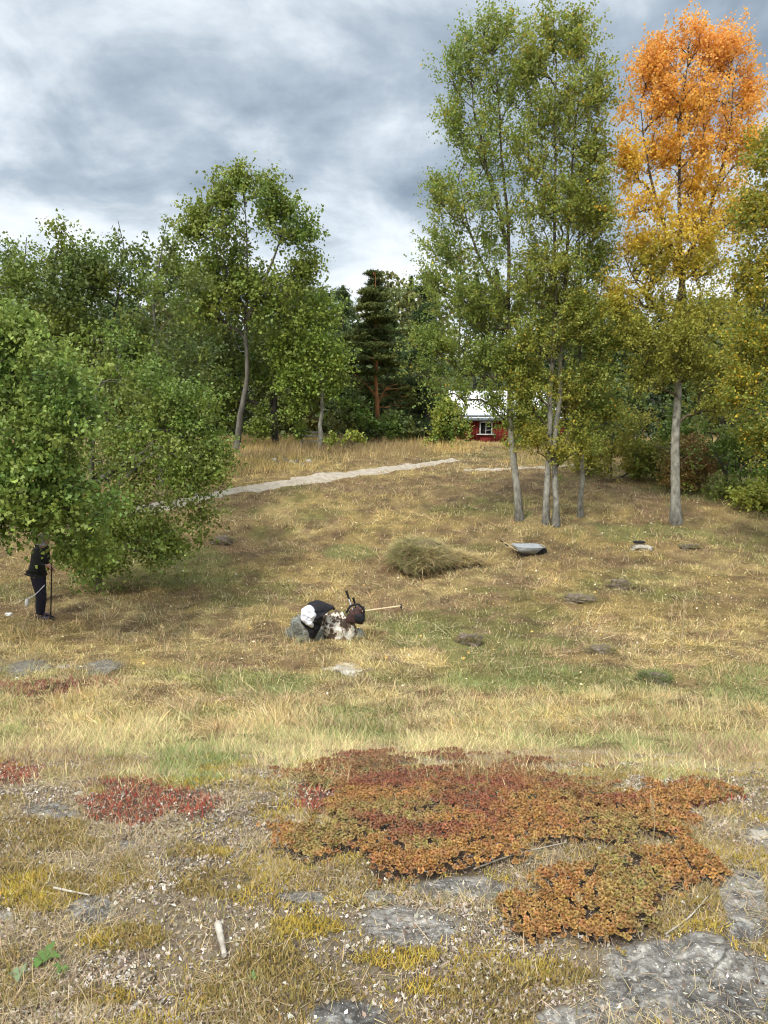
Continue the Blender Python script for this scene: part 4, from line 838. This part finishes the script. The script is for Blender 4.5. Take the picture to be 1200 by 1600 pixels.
def fuzz(e_, c_, r_, n, hgt, cset, wid=.006, name='grass_tuft', seed=1, ly=0):
    global rng
    keep = rng; rng = np.random.default_rng(seed)
    a = rng.random(n)*6.3; q = rng.random(n)**.5; x_, y_ = np.cos(a)*q*r_[0]*1.1, np.sin(a)*q*r_[1]*1.1; bump_ = 1 + (.9*(fbm(x_*3+seed, y_*3, seed, 3)-.35) if ly else 0)
    z_ = r_[2]*np.sqrt(np.clip(1-(q/1.05)**2, 0, 1))*.9*bump_-.12*r_[2]
    ci_ = rng.integers(len(cset), size=n)
    if ly and len(cset) == 5: ci_ = np.where((x_ < -.1*r_[0]) & (rng.random(n) < .6), np.where(rng.random(n) < .6, 1, 4), ci_)
    colr = jit(np.array(cset)[ci_], .3, .1)
    o_ = blades(np.stack([x_, y_, z_-.01], 1), hgt*(.4+rng.random(n)), np.full(n, wid), a+rng.normal(0, 2.0 if ly else .8, n), (1.0+.7*rng.random(n)) if ly else (.4+1.0*rng.random(n)), (.7 if ly else .8)*rng.random(n), 2, colr, name, M_grass, parent=e_)
    rng = keep; return o_
for (u, v, wu, hv, lab, sd_) in [(731, 1003, 20, 15, 'dark brown molehill right of the draped boulder', 1), (940, 1018, 22, 9, 'flat crumbly molehill near the lone pale grass stalk', 2),
        (966, 918, 20, 13, 'blackish molehill below the pale stone', 3), (350, 848, 18, 11, 'greyish molehill right of the fruit trees', 4), (1022, 1062, 24, 12, 'low grassy hummock at the right of the tall grass', 5), (1075, 856, 16, 6, 'small faint molehill right of the pale stone', 6), (905, 935, 30, 6, 'wide low brown earth patch left of the blackish molehill', 7)]:
    o_, c_, r_ = lump('molehill', lab, 'molehill', u, v, wu, hv, M_soil, seed=sd_, group='molehills in the meadow', rough=.5)
    fuzz(o_, c_, r_, 900, .09, [(.40, .32, .16), (.22, .22, .08)] if sd_ != 5 else [(.22, .25, .10), (.16, .2, .07)], wid=.009, seed=sd_)
M_hay = noisemat('hay_mass', [(.3, (.10, .08, .04)), (.7, (.22, .18, .09))], scale=9, bump=1, bdist=.05)
o_, c_, r_ = lump('hay_heap', 'heap of raked hay, green left and straw yellow right, in mid meadow', 'hay heap', 655, 882, 41, 40, M_hay, seed=8, rough=.35, depth=1.0)
fuzz(o_, c_, r_, 9000, .34, [(.58, .47, .22), (.26, .28, .10), (.42, .33, .17), (.52, .44, .22), (.20, .15, .09)], wid=.012, name='hay', seed=8, ly=1)
o2_ = lump('hay_heap', 'low spread of pale straw at the right foot of the hay heap', 'straw heap', 714, 878, 34, 16, M_hay, seed=9, rough=.4)
fuzz(o2_[0], o2_[1], o2_[2], 3000, .25, [(.60, .48, .24), (.50, .38, .18), (.40, .32, .16)], wid=.012, name='hay', seed=9, ly=1)
for (u, v, wu, hv, lab, m_, sd_, dp) in [(30, 1047, 34, 5, 'low grey rock ledge at the left edge beside the red plants', M_stone, 11, .4), (97, 1044, 12, 6, 'small whitish stone on the grey ledge', M_pale, 12, None), (155, 1043, 32, 5, 'long grey ledge rock right of the small whitish stone', M_stone, 13, .3),
        (540, 1049, 32, 5, 'flat tan stone in the grass below the draped boulder', M_pale, 14, .3), (1000, 856, 17, 6, 'pale flat stone lying right of the wheelbarrow', M_pale, 15, .25), (1187, 1308, 20, 9, 'pale stone at the right edge of the outcrop', M_pale, 16, None),
        (14, 960, 6, 4, 'small white stone on the ground left of the person', M_white, 17, None), (124, 1242, 9, 5, 'tan pebble above the red plants', M_pale, 18, None), (1010, 858, 9, 5, 'smaller stone touching the pale flat stone', M_pale, 19, None)]:
    o_, c_, r_ = lump('stone', lab, 'stone', u, v, wu, hv*(.75 if wu < 25 else .45), m_, seed=sd_, rough=.5, depth=dp, flatp=.7)
    if wu > 25: fuzz(o_, c_*1, (r_[0]*1.15, r_[1]*1.5, .01), 1300, .10, [(.46, .36, .2), (.40, .31, .17), (.25, .21, .1)], wid=.005, seed=sd_)
rs = np.random.default_rng(4)
names = ['light', 'dark', 'grey', 'whitish', 'brownish', 'pale', 'dull']
for k in range(7):
    lump('stone', '%s stone of the rubble patch beyond the path, number %s from its left end' % (names[k], ['one', 'two', 'three', 'four', 'five', 'six', 'seven'][k]), 'stone', 428+9*k, 722+rs.normal(0, 2.5), 4+2*rs.random(), 3+2*rs.random(), [M_pale, M_soil, M_stone][k % 3], seed=30+k, group='rubble beyond the path', n=8)
# pale dead branch lying on the bedrock
def stick(name, label, cat, pts, r, mat, seed=1, wob=.2, rt_=.6):
    m = len(pts)*6; sp2 = spline(pts, m); root = sp2[0]; mb = MB(); mb.tube(sp2, np.linspace(r, r*rt_, m), 8, wob=wob, seed=seed)
    return tag(mb.build(name, mat, smooth=True, origin=root), label, cat), root
M_wood = noisemat('grey_dead_wood', [(.3, (.22, .19, .15)), (.7, (.48, .44, .37))], scale=20, stretch=(1, 1, 1), bump=.6, bdist=.004)
def on(u, v, h_=.0): q = G(u, v); q[2] += h_; return q
o_, root = stick('dead_branch', 'short pale dead branch lying upright on the litter', 'branch', [on(341, 1457, .025), on(346, 1478, .022), on(351, 1503, .02)], .012, M_wood)
o_.location = tuple(root)
for args in [('thin dry twig lying on the left bedrock near the mossy patch', [(85, 1397), (110, 1402), (140, 1408)], .004), ('long thin straw across the gap between the stonecrop mats', [(740, 1368), (800, 1345), (885, 1325)], .003),
             ('thin forked twig at the right of the bare rock', [(1040, 1470), (1075, 1445), (1105, 1410)], .003)]:
    o_, root = stick('twig', args[0], 'twig', [on(a, b, .02) for a, b in args[1]], args[2], M_wood); o_.location = tuple(root)
# tall single grass stalks with seed heads
def stalk(u, v, vt, lab, lean=6, seed=1):
    b_ = G(u, v); top = P(u+lean, vt, b_[1]); r = np.random.default_rng(seed); mb = MB()
    sp2 = spline([b_, (b_+top)/2+np.array([.01, 0, 0]), top], 10); mb.tube(sp2, np.linspace(.0008, .0005, 10)*b_[1], 4, col=(.55, .46, .28))
    for k_ in range(26):
        q = sp2[9] - (sp2[9]-sp2[6])*r.random() + r.normal(0, .0015, 3)*b_[1]; d = (r.normal(0, .012, 3)+np.array([0, 0, .035]))*min(1, b_[1]/8); w_ = np.array([.0009, 0, 0])*max(1, b_[1])
        mb.add([q-w_, q+w_, q+d+w_*.3, q+d-w_*.3], [[0, 1, 2, 3]], (.55, .43, .25))
    o_ = mb.build('grass_stalk', M_grass, origin=b_); o_.location = tuple(b_); tag(o_, lab, 'grass stalk', 'lone seed stalks')
stalk(1062, 1030, 935, 'tallest pale seed stalk standing alone at the right of the meadow', 8); stalk(1046, 1000, 945, 'thin short seed stalk just left of the tallest one', 4, 2)
stalk(258, 1020, 980, 'pale seed stalk standing below the fruit tree shadow', -5, 3); stalk(384, 1020, 958, 'slender seed stalk left of the draped boulder', -8, 4); stalk(1020, 1320, 1245, 'reddish seed stalk rising from the right stonecrop mat', -3, 5); stalk(900, 1430, 1400, 'short seed stalk in the middle of the lower stonecrop mat', 2, 6)
# small leafy weed on the bedrock
def weed(u, v, lab, seed, s=.03, n=7, col=(.12, .22, .05)):
    b_ = G(u, v); r = np.random.default_rng(seed); mb = MB()
    for k_ in range(n):
        a = k_*6.28/n+r.normal(0, .3); d = np.array([math.cos(a), math.sin(a), .0]); sd_ = np.array([-d[1], d[0], 0]); L_ = s*(.7+.6*r.random()); u3 = np.array([0, 0, 1.])
        p0 = u3*.004; p1 = d*L_*.5+u3*L_*(.55+.4*r.random()); p2 = d*L_+u3*L_*(.35+.8*r.random()*(k_ % 2))
        mb.add([p0-sd_*.002, p1-sd_*L_*.28, p2, p1+sd_*L_*.28], [[0, 1, 2, 3]], np.array(col)*(.8+.4*r.random()))
    o_ = mb.build('weed', M_leaf); o_.location = tuple(b_); tag(o_, lab, 'weed')
weed(68, 1508, 'small weed with an upright green leaf on the left bedrock', 1, .04, 6); weed(98, 1520, 'tiny round leaved weed beside the upright one', 2, .022, 6); weed(30, 1530, 'pale blunt leaved weed near the bottom left corner', 3, .03, 5, (.2, .27, .14)); weed(395, 1535, 'tiny green seedling right of the dead branch', 4, .015, 4)

# ------------------------------------------------------------------ boulder draped with clothes
M_patch, t, p, o = newmat('piebald_hide')
tcn = mnode(t, 'ShaderNodeTexCoord')
nn_ = gn(5.5, 8, .7); t.links.new(ramp(nn_, [(.47, (.07, .045, .03)), (.505, (.22, .15, .10)), (.53, (.62, .58, .48)), (.7, (.74, .71, .63))]), p.inputs['Base Color']); p.inputs['Roughness'].default_value = .9
M_cloth = noisemat('black_cloth', [(.3, (.008, .008, .010)), (.7, (.022, .022, .028))], scale=20, bump=.3, rough=.8)
M_lining = noisemat('white_lining', [(.3, (.66, .69, .76)), (.7, (.80, .82, .88))], scale=8, bump=.3, rough=.7)
M_pack = noisemat('maroon_canvas', [(.3, (.035, .02, .018)), (.7, (.09, .045, .04))], scale=10, bump=.4, rough=.8)
Yb = G(505, 995)[1]
M_boul = noisemat('mossy_boulder', [(.3, (.07, .07, .06)), (.5, (.17, .175, .15)), (.68, (.32, .33, .29))], scale=7, bump=.9, bdist=.05, rgh=.8)
o_, c_, r_ = lump('boulder', 'grey mossy boulder at the left end of the heap of clothes', 'boulder', 477, 1003, 31, 36, M_boul, seed=51, rough=.5, Yo=Yb)
fuzz(o_, c_*1, (r_[0]*1.25, r_[1]*1.2, .02), 500, .12, [(.42, .33, .18), (.25, .25, .1)], wid=.007, seed=4)
o_, c2, r2 = lump('boulder', 'brown and cream patched boulder in the middle of the heap', 'boulder', 526, 1000, 32, 42, M_patch, seed=52, rough=.4, Yo=Yb+.1)
fuzz(o_, c2, (r2[0]*1.2, r2[1]*1.2, .02), 500, .10, [(.5, .4, .22), (.25, .25, .1)], wid=.007, seed=5)
def drape(name, mat, outline, Y0, bulge, thick, parent, origin, seed=1, n=26):
    """a cloth patch: the outline given in the picture plane at depth Y0, bulging towards the front and lying on the stone"""
    o3 = np.array([P(a, b, Y0) for a, b in outline]); cen = o3.mean(0); m = len(o3); ring = spline(np.concatenate([o3, o3[:1]]), 48)[:-1]
    V = []; K = 9
    for q in range(K+1):
        f = 1-q/K; pts = cen+(ring-cen)*f
        pts[:, 1] -= bulge*(1-f**2.2) + .11*(fbm(pts[:, 0]*9+pts[:, 2]*5, pts[:, 2]*16, seed, 3)-.5)*2*(.3+.7*(1-f)); V.append(pts)
    F_ = V[0].copy(); V = np.array(V); B = V.copy(); B[:, :, 1] += thick; R = V.shape[1]
    A_ = V.reshape(-1, 3); Bk = B.reshape(-1, 3); i = np.arange(K)[:, None]*R; j = np.arange(R)[None]; k = (j+1) % R
    f1 = np.stack([i+j, i+k, i+R+k, i+R+j], -1).reshape(-1, 4); f2 = f1[:, ::-1]+len(A_); f3 = np.stack([np.arange(R), np.arange(R)+len(A_), (np.arange(R)+1) % R+len(A_), (np.arange(R)+1) % R], 1)
    return npmesh(name, np.concatenate([A_, Bk]), np.concatenate([f1, f2, f3]), mat, parent, smooth=True, origin=origin)
jr = np.array([P(490, 995, Yb-.3)[0], Yb-.3, float(ground(P(490, 995, Yb-.3)[0], Yb-.3))])
je = empty('jacket', jr, 'black jacket with a white lining thrown over the boulders', 'jacket')
drape('shell', M_cloth, [(482, 944), (500, 941), (522, 950), (506, 953), (503, 975), (492, 996), (484, 997), (481, 985), (470, 972), (474, 955)], Yb-.33, .12, .07, je, jr, 3)
drape('lining', M_lining, [(471, 952), (484, 946), (494, 958), (491, 974), (488, 981), (478, 976), (470, 968)], Yb-.43, .09, .04, je, jr, 4)
mb = MB(); sp2 = spline([P(483, 945, Yb-.2), P(496, 941, Yb-.22), P(510, 945, Yb-.2), P(523, 952, Yb-.2)], 16); mb.tube(sp2, np.linspace(.04, .022, 16), 8, wob=.5, seed=3); mb.build('sleeve', M_cloth, je, smooth=True, origin=jr)
# rucksack
br_ = np.array([P(556, 966, Yb+.15)[0], Yb+.15, float(ground(P(556, 966, Yb+.15)[0], Yb+.15))])
be = empty('rucksack', br_, 'dark maroon rucksack propped against the patched boulder', 'rucksack')
def blobmesh(c_, r3, seed, n=14, sq=.7, rough=.12):
    th = np.linspace(0, 2*np.pi, 2*n, endpoint=False); ph = np.linspace(-np.pi/2, np.pi/2, n); TH, PHI = np.meshgrid(th, ph)
    f = lambda w_: np.sign(w_)*np.abs(w_)**sq
    V = np.stack([f(np.cos(TH))*f(np.cos(PHI))*r3[0], f(np.sin(TH))*f(np.cos(PHI))*r3[1], f(np.sin(PHI))*r3[2]], -1).reshape(-1, 3)
    V *= 1+rough*(fbm(V[:, 0]*9+seed, V[:, 1]*9+V[:, 2]*7, seed, 3)-.5)[:, None]*2; i = np.arange(n-1)[:, None]*2*n; j = np.arange(2*n)[None]; k = (j+1) % (2*n)
    return V+np.array(c_), np.stack([i+j, i+k, i+2*n+k, i+2*n+j], -1).reshape(-1, 4)
pc = P(557, 960, Yb+.1); mb = MB(); mb.add(*blobmesh(pc+np.array([-.01, 0, -.02]), (.16, .13, .12), 3, sq=.55, rough=.55)); mb.build('bag', M_pack, be, smooth=True, origin=br_)
mb = MB(); mb.add(*blobmesh(pc+np.array([.06, -.14, -.03]), (.09, .05, .08), 5)); mb.build('pocket', M_cloth, be, smooth=True, origin=br_)
for k_, arc in enumerate([[(541, 958), (548, 947), (560, 944)], [(560, 944), (568, 952), (569, 965)]]):
    mb = MB(); mb.tube(spline([P(a, b, Yb-.05) for a, b in arc], 12), .02, 6); mb.build('strap', M_cloth, be, smooth=True, origin=br_)
# the heap stands on the ground: stack the bag on a low stone
lump('stone', 'low stone under the maroon rucksack', 'stone', 557, 985, 13, 16, M_boul, seed=54, Yo=Yb+.12)
# tools
M_handle = noisemat('bare_wood_handle', [(.3, (.45, .34, .2)), (.7, (.62, .50, .32))], scale=10, bump=.1, rough=.6)
M_iron = noisemat('dark_iron', [(.3, (.015, .014, .014)), (.7, (.05, .045, .045))], scale=10, bump=.2, rough=.6, metal=.4)
def rake():
    a, b_ = P(560, 956, Yb+.1), P(626, 947, Yb-.2); e_ = empty('rake', a, 'long handled wooden rake leaning out of the heap to the right', 'rake')
    mb = MB(); mb.tube([a, (a+b_)/2, b_], .016, 8); mb.build('handle', M_handle, e_, smooth=True, origin=a)
    mb = MB(); mb.tube([b_+np.array([-.01, -.10, .01]), b_+np.array([.01, 0, .0]), b_+np.array([.02, .12, 0])], .011, 6)
    for q in np.linspace(-.12, .12, 6): mb.tube([b_+np.array([.0, q, 0]), b_+np.array([.02, q, -.035])], [.005, .003], 4)
    mb.build('rake_head', M_iron, e_, origin=a)
rake()
def shears():
    a = P(553, 948, Yb); e_ = empty('loppers', a, 'dark handled loppers sticking up from the rucksack', 'loppers')
    for (u1, v1, u2, v2) in ((551, 952, 541, 923), (556, 950, 552, 934)):
        q0, q1 = P(u1, v1, Yb), P(u2, v2, Yb-.02); m_ = q0+(q1-q0)*.45; mb = MB(); mb.tube([q0, m_], .010, 6); mb.tube([m_, q1], [.019, .022], 8); mb.build('handle', M_iron, e_, smooth=True, origin=a)
    q0, q1 = P(551, 952, Yb-.03), P(545, 936, Yb-.03); mb = MB(); mb.tube([q0, q1], .010, 6); mb.build('shaft', M_lining, e_, smooth=True, origin=a)
shears()

# ------------------------------------------------------------------ wheelbarrow
M_galv = noisemat('galvanised_steel', [(.3, (.30, .32, .33)), (.7, (.46, .48, .49))], scale=6, bump=.1, rough=.5, metal=.35)
M_rubber = noisemat('black_rubber', [(.3, (.01, .01, .01)), (.7, (.025, .025, .025))], scale=20, bump=.2, rough=.7)
def wheelbarrow():
    c_ = G(824, 868); s_ = c_[1]/F; e_ = empty('wheelbarrow', c_ + np.array([0, 0, -.03]), 'grey metal wheelbarrow with wooden handles standing in the meadow', 'wheelbarrow', rz=.12)
    # x: wheel at +x, handles at -x
    top = np.array([[-.44, -.30, .46], [.46, -.30, .42], [.46, .30, .42], [-.44, .30, .46]]); bot = np.array([[-.30, -.17, .17], [.22, -.17, .14], [.22, .17, .14], [-.30, .17, .17]])
    inn = lambda A_, d: A_*np.array([1, 1, 1.])+np.array([0, 0, d]) - np.sign(A_)*np.array([.02, .02, 0])
    mb = MB(); V = np.concatenate([top, bot, inn(top, .0), inn(bot, .015)])
    Fc = [[0, 1, 5, 4], [1, 2, 6, 5], [2, 3, 7, 6], [3, 0, 4, 7], [4, 5, 6, 7], [9, 8, 12, 13], [10, 9, 13, 14], [11, 10, 14, 15], [8, 11, 15, 12], [15, 14, 13, 12], [0, 8, 9, 1], [1, 9, 10, 2], [2, 10, 11, 3], [3, 11, 8, 0]]
    mb.add(V, Fc); mb.tube(spline([top[0], top[1], top[2], top[3], top[0]], 60)*np.array([.98, .98, 1]), .014, 6); mb.build('tray', M_galv, e_)
    for sy in (-1, 1):
        mb = MB(); mb.tube([[.52, sy*.08, .17], [-.15, sy*.21, .13], [-.5, sy*.27, .33]], .016, 8); mb.build('frame', M_iron, e_, smooth=True)
        mb = MB(); mb.tube([[-.42, sy*.265, .30], [-.80, sy*.30, .56]], .020, 8); h_ = mb.build('handle', M_handle, e_, smooth=True)
        mb = MB(); mb.tube([[-.76, sy*.297, .533], [-.86, sy*.305, .60]], .024, 8); mb.build('grip', M_rubber, h_, smooth=True)
        mb = MB(); mb.tube([[-.18, sy*.21, .14], [-.26, sy*.23, 0.0], [-.38, sy*.23, 0.0], [-.44, sy*.25, .28]], .013, 6); mb.build('leg', M_iron, e_, smooth=True)
    th = np.linspace(0, 2*np.pi, 25)[:-1]; R_, rr = .125, .035
    V = []; Fc = []; m = 10
    for a in th:
        for q in range(m): b_ = q/m*2*np.pi; V.append([.52+(R_+rr*math.cos(b_))*math.cos(a), rr*math.sin(b_), .20+(R_+rr*math.cos(b_))*math.sin(a)])
    for a in range(24):
        for q in range(m): Fc.append([a*m+q, a*m+(q+1) % m, ((a+1) % 24)*m+(q+1) % m, ((a+1) % 24)*m+q])
    mb = MB(); mb.add(V, Fc); wh = mb.build('wheel', M_rubber, e_, smooth=True)
    mb = MB(); mb.tube([[.52, -.03, .20], [.52, .03, .20]], .10, 20); mb.tube([[.52, -.10, .20], [.52, .10, .20]], .012, 8); mb.build('rim', M_iron, wh)
wheelbarrow()
bpy.data.objects['wheelbarrow'].scale = (.80, .80, .68)
# black rag on the pale stone
q = G(998, 851); mb = MB(); mb.add(*blobmesh((0, 0, 0), (.16, .1, .035), 9)); o_ = mb.build('glove', M_cloth, smooth=True); o_.location = (q[0]-.02, q[1]-.1, q[2]+.09); tag(o_, 'black crumpled glove lying on the pale flat stone', 'glove')

# white garden bench far at the wood's edge
def bench():
    Yg = 37.; q = P(487, 694, Yg); gz_ = float(ground(q[0], Yg)); q[2] = gz_; zt = P(487, 681, Yg)[2]-gz_; e_ = empty('garden_bench', q, 'weathered pale bench at the far edge of the golden grass', 'bench')
    zs = max(.42, zt*.6)
    for y_ in (-.16, 0, .16): mb = MB(); mb.box((0, y_, zs), (1.1, .13, .035)); mb.build('seat_board', M_pale, e_)
    for z2 in (.24, .42): mb = MB(); mb.box((0, .24, zs+z2), (1.1, .03, .12)); mb.build('back_board', M_pale, e_)
    for sx in (-.48, .48):
        for sy in (-.2, .2): mb = MB(); mb.box((sx, sy, (zs-.02)/2 if sy < 0 else (zs+.45)/2), (.06, .06, zs-.03 if sy < 0 else zs+.45)); mb.build('leg', M_pale, e_)
bench()

# ------------------------------------------------------------------ the person
M_skin = noisemat('skin', [(.3, (.42, .24, .17)), (.7, (.52, .31, .22))], scale=12, bump=.1, rough=.55)
M_trous = noisemat('navy_trousers', [(.3, (.010, .010, .018)), (.7, (.022, .020, .035))], scale=18, bump=.4, rough=.85)
M_jack = noisemat('black_jacket', [(.3, (.009, .010, .010)), (.7, (.024, .025, .025))], scale=14, bump=.4, rough=.8)
M_hair = noisemat('grey_hair', [(.3, (.14, .13, .12)), (.7, (.30, .29, .27))], scale=30, bump=.6, rough=.7)
M_cap = noisemat('olive_cap', [(.3, (.10, .11, .08)), (.7, (.17, .18, .13))], scale=30, bump=.2, rough=.8)
M_shoe = noisemat('purple_grey_shoe', [(.3, (.04, .03, .045)), (.7, (.10, .08, .11))], scale=20, bump=.2, rough=.6)
def skin(name, chains, root_at, mat, parent, sub=2):
    """chains: lists of (key or point, radius); equal points are shared; grown with a Skin modifier into one surface"""
    bm = bmesh.new(); lay = bm.verts.layers.skin.verify(); vm = {}
    def get(p_, r):
        k_ = tuple(np.round(p_, 4))
        if k_ not in vm:
            v_ = bm.verts.new(k_); rr = (r, r) if not isinstance(r, tuple) else r; v_[lay].radius = rr; vm[k_] = v_
        return vm[k_]
    for ch in chains:
        pr = None
        for p_, r in ch:
            v_ = get(p_, r)
            if pr is not None and pr is not v_ and not bm.edges.get((pr, v_)): bm.edges.new((pr, v_))
            pr = v_
    vm[tuple(np.round(root_at, 4))][lay].use_root = True
    me = bpy.data.meshes.new(name); bm.to_mesh(me); bm.free(); o_ = bpy.data.objects.new(name, me); COL.objects.link(o_)
    md = o_.modifiers.new('skin', 'SKIN'); md.use_smooth_shade = True; s2 = o_.modifiers.new('sub', 'SUBSURF'); s2.levels = sub; s2.render_levels = sub
    dg = bpy.context.evaluated_depsgraph_get(); dg.update(); m2 = bpy.data.meshes.new_from_object(o_.evaluated_get(dg)); bpy.data.objects.remove(o_); m2.name = name
    m2.materials.clear(); m2.materials.append(mat); m2.polygons.foreach_set('use_smooth', np.ones(len(m2.polygons), bool)); return link(name, m2, parent)
def person():
    c_ = G(64, 966); e_ = empty('person', c_, 'person in black jacket and navy trousers under the fruit tree, holding a garden hoe', 'person')
    # local frame: +x the way the person faces (to the right of the picture), y across the body
    pel = (0, 0, .92); sp1 = (.02, 0, 1.05); sp2_ = (.05, 0, 1.22); ch = (.09, 0, 1.36); nk = (.14, 0, 1.45); nk2 = (.165, 0, 1.50); hd = (.195, 0, 1.575); tp = (.20, 0, 1.65)
    J = {}
    for s in (-1, 1):
        st = .05 if s < 0 else -.06
        J[s] = dict(hip=(0, s*.09, .88), knee=(st+.05, s*.10, .50), ank=(st-.01, s*.11, .09), heel=(st-.03, s*.11, .045), toe=(st+.19, s*.12, .03),
                    sh=(.09, s*.17, 1.38), el=(.12 if s < 0 else .10, s*.23, 1.12), wr=(.22, s*.10-.02, .98 if s > 0 else 1.10))
    body = [[(pel, (.13, .10)), (sp1, (.115, .09)), (sp2_, (.13, .09)), (ch, (.13, .09)), (nk, .058), (nk2, .052), (hd, (.085, .072)), (tp, (.075, .065))]]
    hands = []
    for s in (-1, 1):
        j = J[s]; body.append([(pel, .1), (j['hip'], .088), (j['knee'], .056), (j['ank'], .038), (j['heel'], .036), (j['toe'], .026)])
        wr = np.array(j['wr']); pm = wr+np.array([.055, 0, -.012])
        body.append([(ch, .1), (j['sh'], .06), (j['el'], .042), (tuple(wr), .027), (tuple(pm), (.034, .018))])
        # four fingers and a thumb closed round the shaft
        for f in range(4):
            b0 = pm+np.array([.012, 0, .028-.018*f]); L_ = (.9, 1, .95, .75)[f]
            body.append([(tuple(pm), .02), (tuple(b0), .009), (tuple(b0+np.array([.030*L_, -s*.012, 0])), .0085), (tuple(b0+np.array([.034*L_, -s*.036, -.002])), .008), (tuple(b0+np.array([.014*L_, -s*.046, -.002])), .007)])
        tb = pm+np.array([-.012, -s*.014, .026]); body.append([(tuple(pm), .02), (tuple(tb), .011), (tuple(tb+np.array([.022, -s*.022, .012])), .009), (tuple(tb+np.array([.04, -s*.03, .008])), .008)])
    # nose, chin
    body.append([(hd, .08), ((.275, 0, 1.565), .020), ((.300, 0, 1.553), .011)]); body.append([(hd, .08), ((.245, 0, 1.505), .034)])
    for s in (-1, 1): body.append([(hd, .08), ((.185, s*.078, 1.57), .017), ((.18, s*.088, 1.575), .012)])
    bo = skin('body', body, pel, M_skin, e_)
    for s in (-1, 1): mb = MB(); mb.add(*blobmesh((.262, s*.03, 1.587), (.010, .013, .008), 1, n=8, sq=1, rough=0)); mb.build('eye', M_white, e_, smooth=True); 
    mb = MB(); mb.add(*blobmesh((.272, 0, 1.528), (.010, .024, .006), 1, n=8, sq=1, rough=0)); mb.build('mouth', noisemat('lip', [(.3, (.30, .10, .09)), (.7, (.36, .13, .11))]), e_, smooth=True)
    tr = [[((0, 0, 1.0), (.145, .12)), (pel, (.15, .125))]]
    for s in (-1, 1):
        j = J[s]; k_ = np.array(j['knee']); h_ = np.array(j['hip']); a_ = np.array(j['ank'])
        tr.append([(pel, .12), (tuple(h_), .125), (tuple(h_*.5+k_*.5), .118), (tuple(k_), .103), (tuple(k_*.5+a_*.5), .095), (tuple(a_+np.array([0, 0, .0])), .085)])
    skin('trousers', tr, pel, M_trous, e_)
    jk = [[((0, 0, .86), (.19, .15)), ((0, 0, .98), (.19, .15)), (sp1, (.19, .15)), (sp2_, (.205, .15)), (ch, (.19, .15)), ((.135, 0, 1.44), .075)]]
    for s in (-1, 1):
        j = J[s]; jk.append([(ch, .12), (j['sh'], .10), (j['el'], .082), (tuple(np.array(j['el'])*.3+np.array(j['wr'])*.7), .055), (tuple(np.array(j['wr'])*.97+np.array(j['el'])*.03), .047)])
    skin('jacket', jk, sp1, M_jack, e_)
    for s in (-1, 1):
        j = J[s]; h_ = np.array(j['heel']); t_ = np.array(j['toe']); skin('shoe', [[(tuple(h_+np.array([-.015, 0, .03])), .05), (tuple(h_), (.052, .045)), (tuple(h_*.5+t_*.5), (.05, .042)), (tuple(t_), (.045, .03))]], tuple(h_), M_shoe, e_)
    skin('hair', [[((.15, 0, 1.53), (.075, .05)), ((.155, 0, 1.585), (.095, .085)), ((.175, 0, 1.64), (.09, .08))]], (.155, 0, 1.585), M_hair, e_)
    mb = MB(); V, Fc = blobmesh((.19, 0, 1.665), (.108, .098, .062), 2, n=14, sq=1, rough=.02); mb.add(V, Fc); mb.tube([[.27, -.07, 1.652], [.325, 0, 1.645], [.27, .07, 1.652]], .016, 6); mb.build('cap', M_cap, e_, smooth=True)
    # a hoe, held: its own thing
    hb = np.array([.24, -.10, 0.0]); ht = np.array([.30, .02, 1.25]); he = empty('hoe', c_+hb, 'thin dark hoe held upright by the person', 'hoe')
    mb = MB(); mb.tube([c_+hb+np.array([0, 0, .04]), c_+(hb+ht)/2, c_+ht], .013, 8); mb.build('handle', M_iron, he, smooth=True, origin=c_+hb)
    mb = MB(); mb.box((.03, 0, .045), (.10, .11, .012), Euler((0, .5, 0)).to_matrix()); mb.tube([[0, 0, .16], [.01, 0, .09], [.04, 0, .055]], .010, 6); mb.build('blade', M_iron, he)
    # light cord hanging across the thighs with a white bottle on it
    a, b_, d_ = c_+np.array([.20, -.16, .72]), c_+np.array([.03, -.20, .55]), c_+np.array([-.13, -.20, .45])
    ce = empty('water_bottle', d_, 'white bottle on a pale strap slung across the person', 'bottle')
    mb = MB(); mb.tube(spline([a, b_, d_], 14), .009, 6); mb.build('strap', M_lining, ce, smooth=True, origin=d_)
    mb = MB(); mb.tube([d_+np.array([-.02, 0, .0]), d_+np.array([-.02, 0, -.02]), d_+np.array([-.03, 0, -.13]), d_+np.array([-.03, 0, -.14])], [.02, .036, .038, .03], 12); mb.build('flask', M_white, ce, smooth=True, origin=d_)
person()
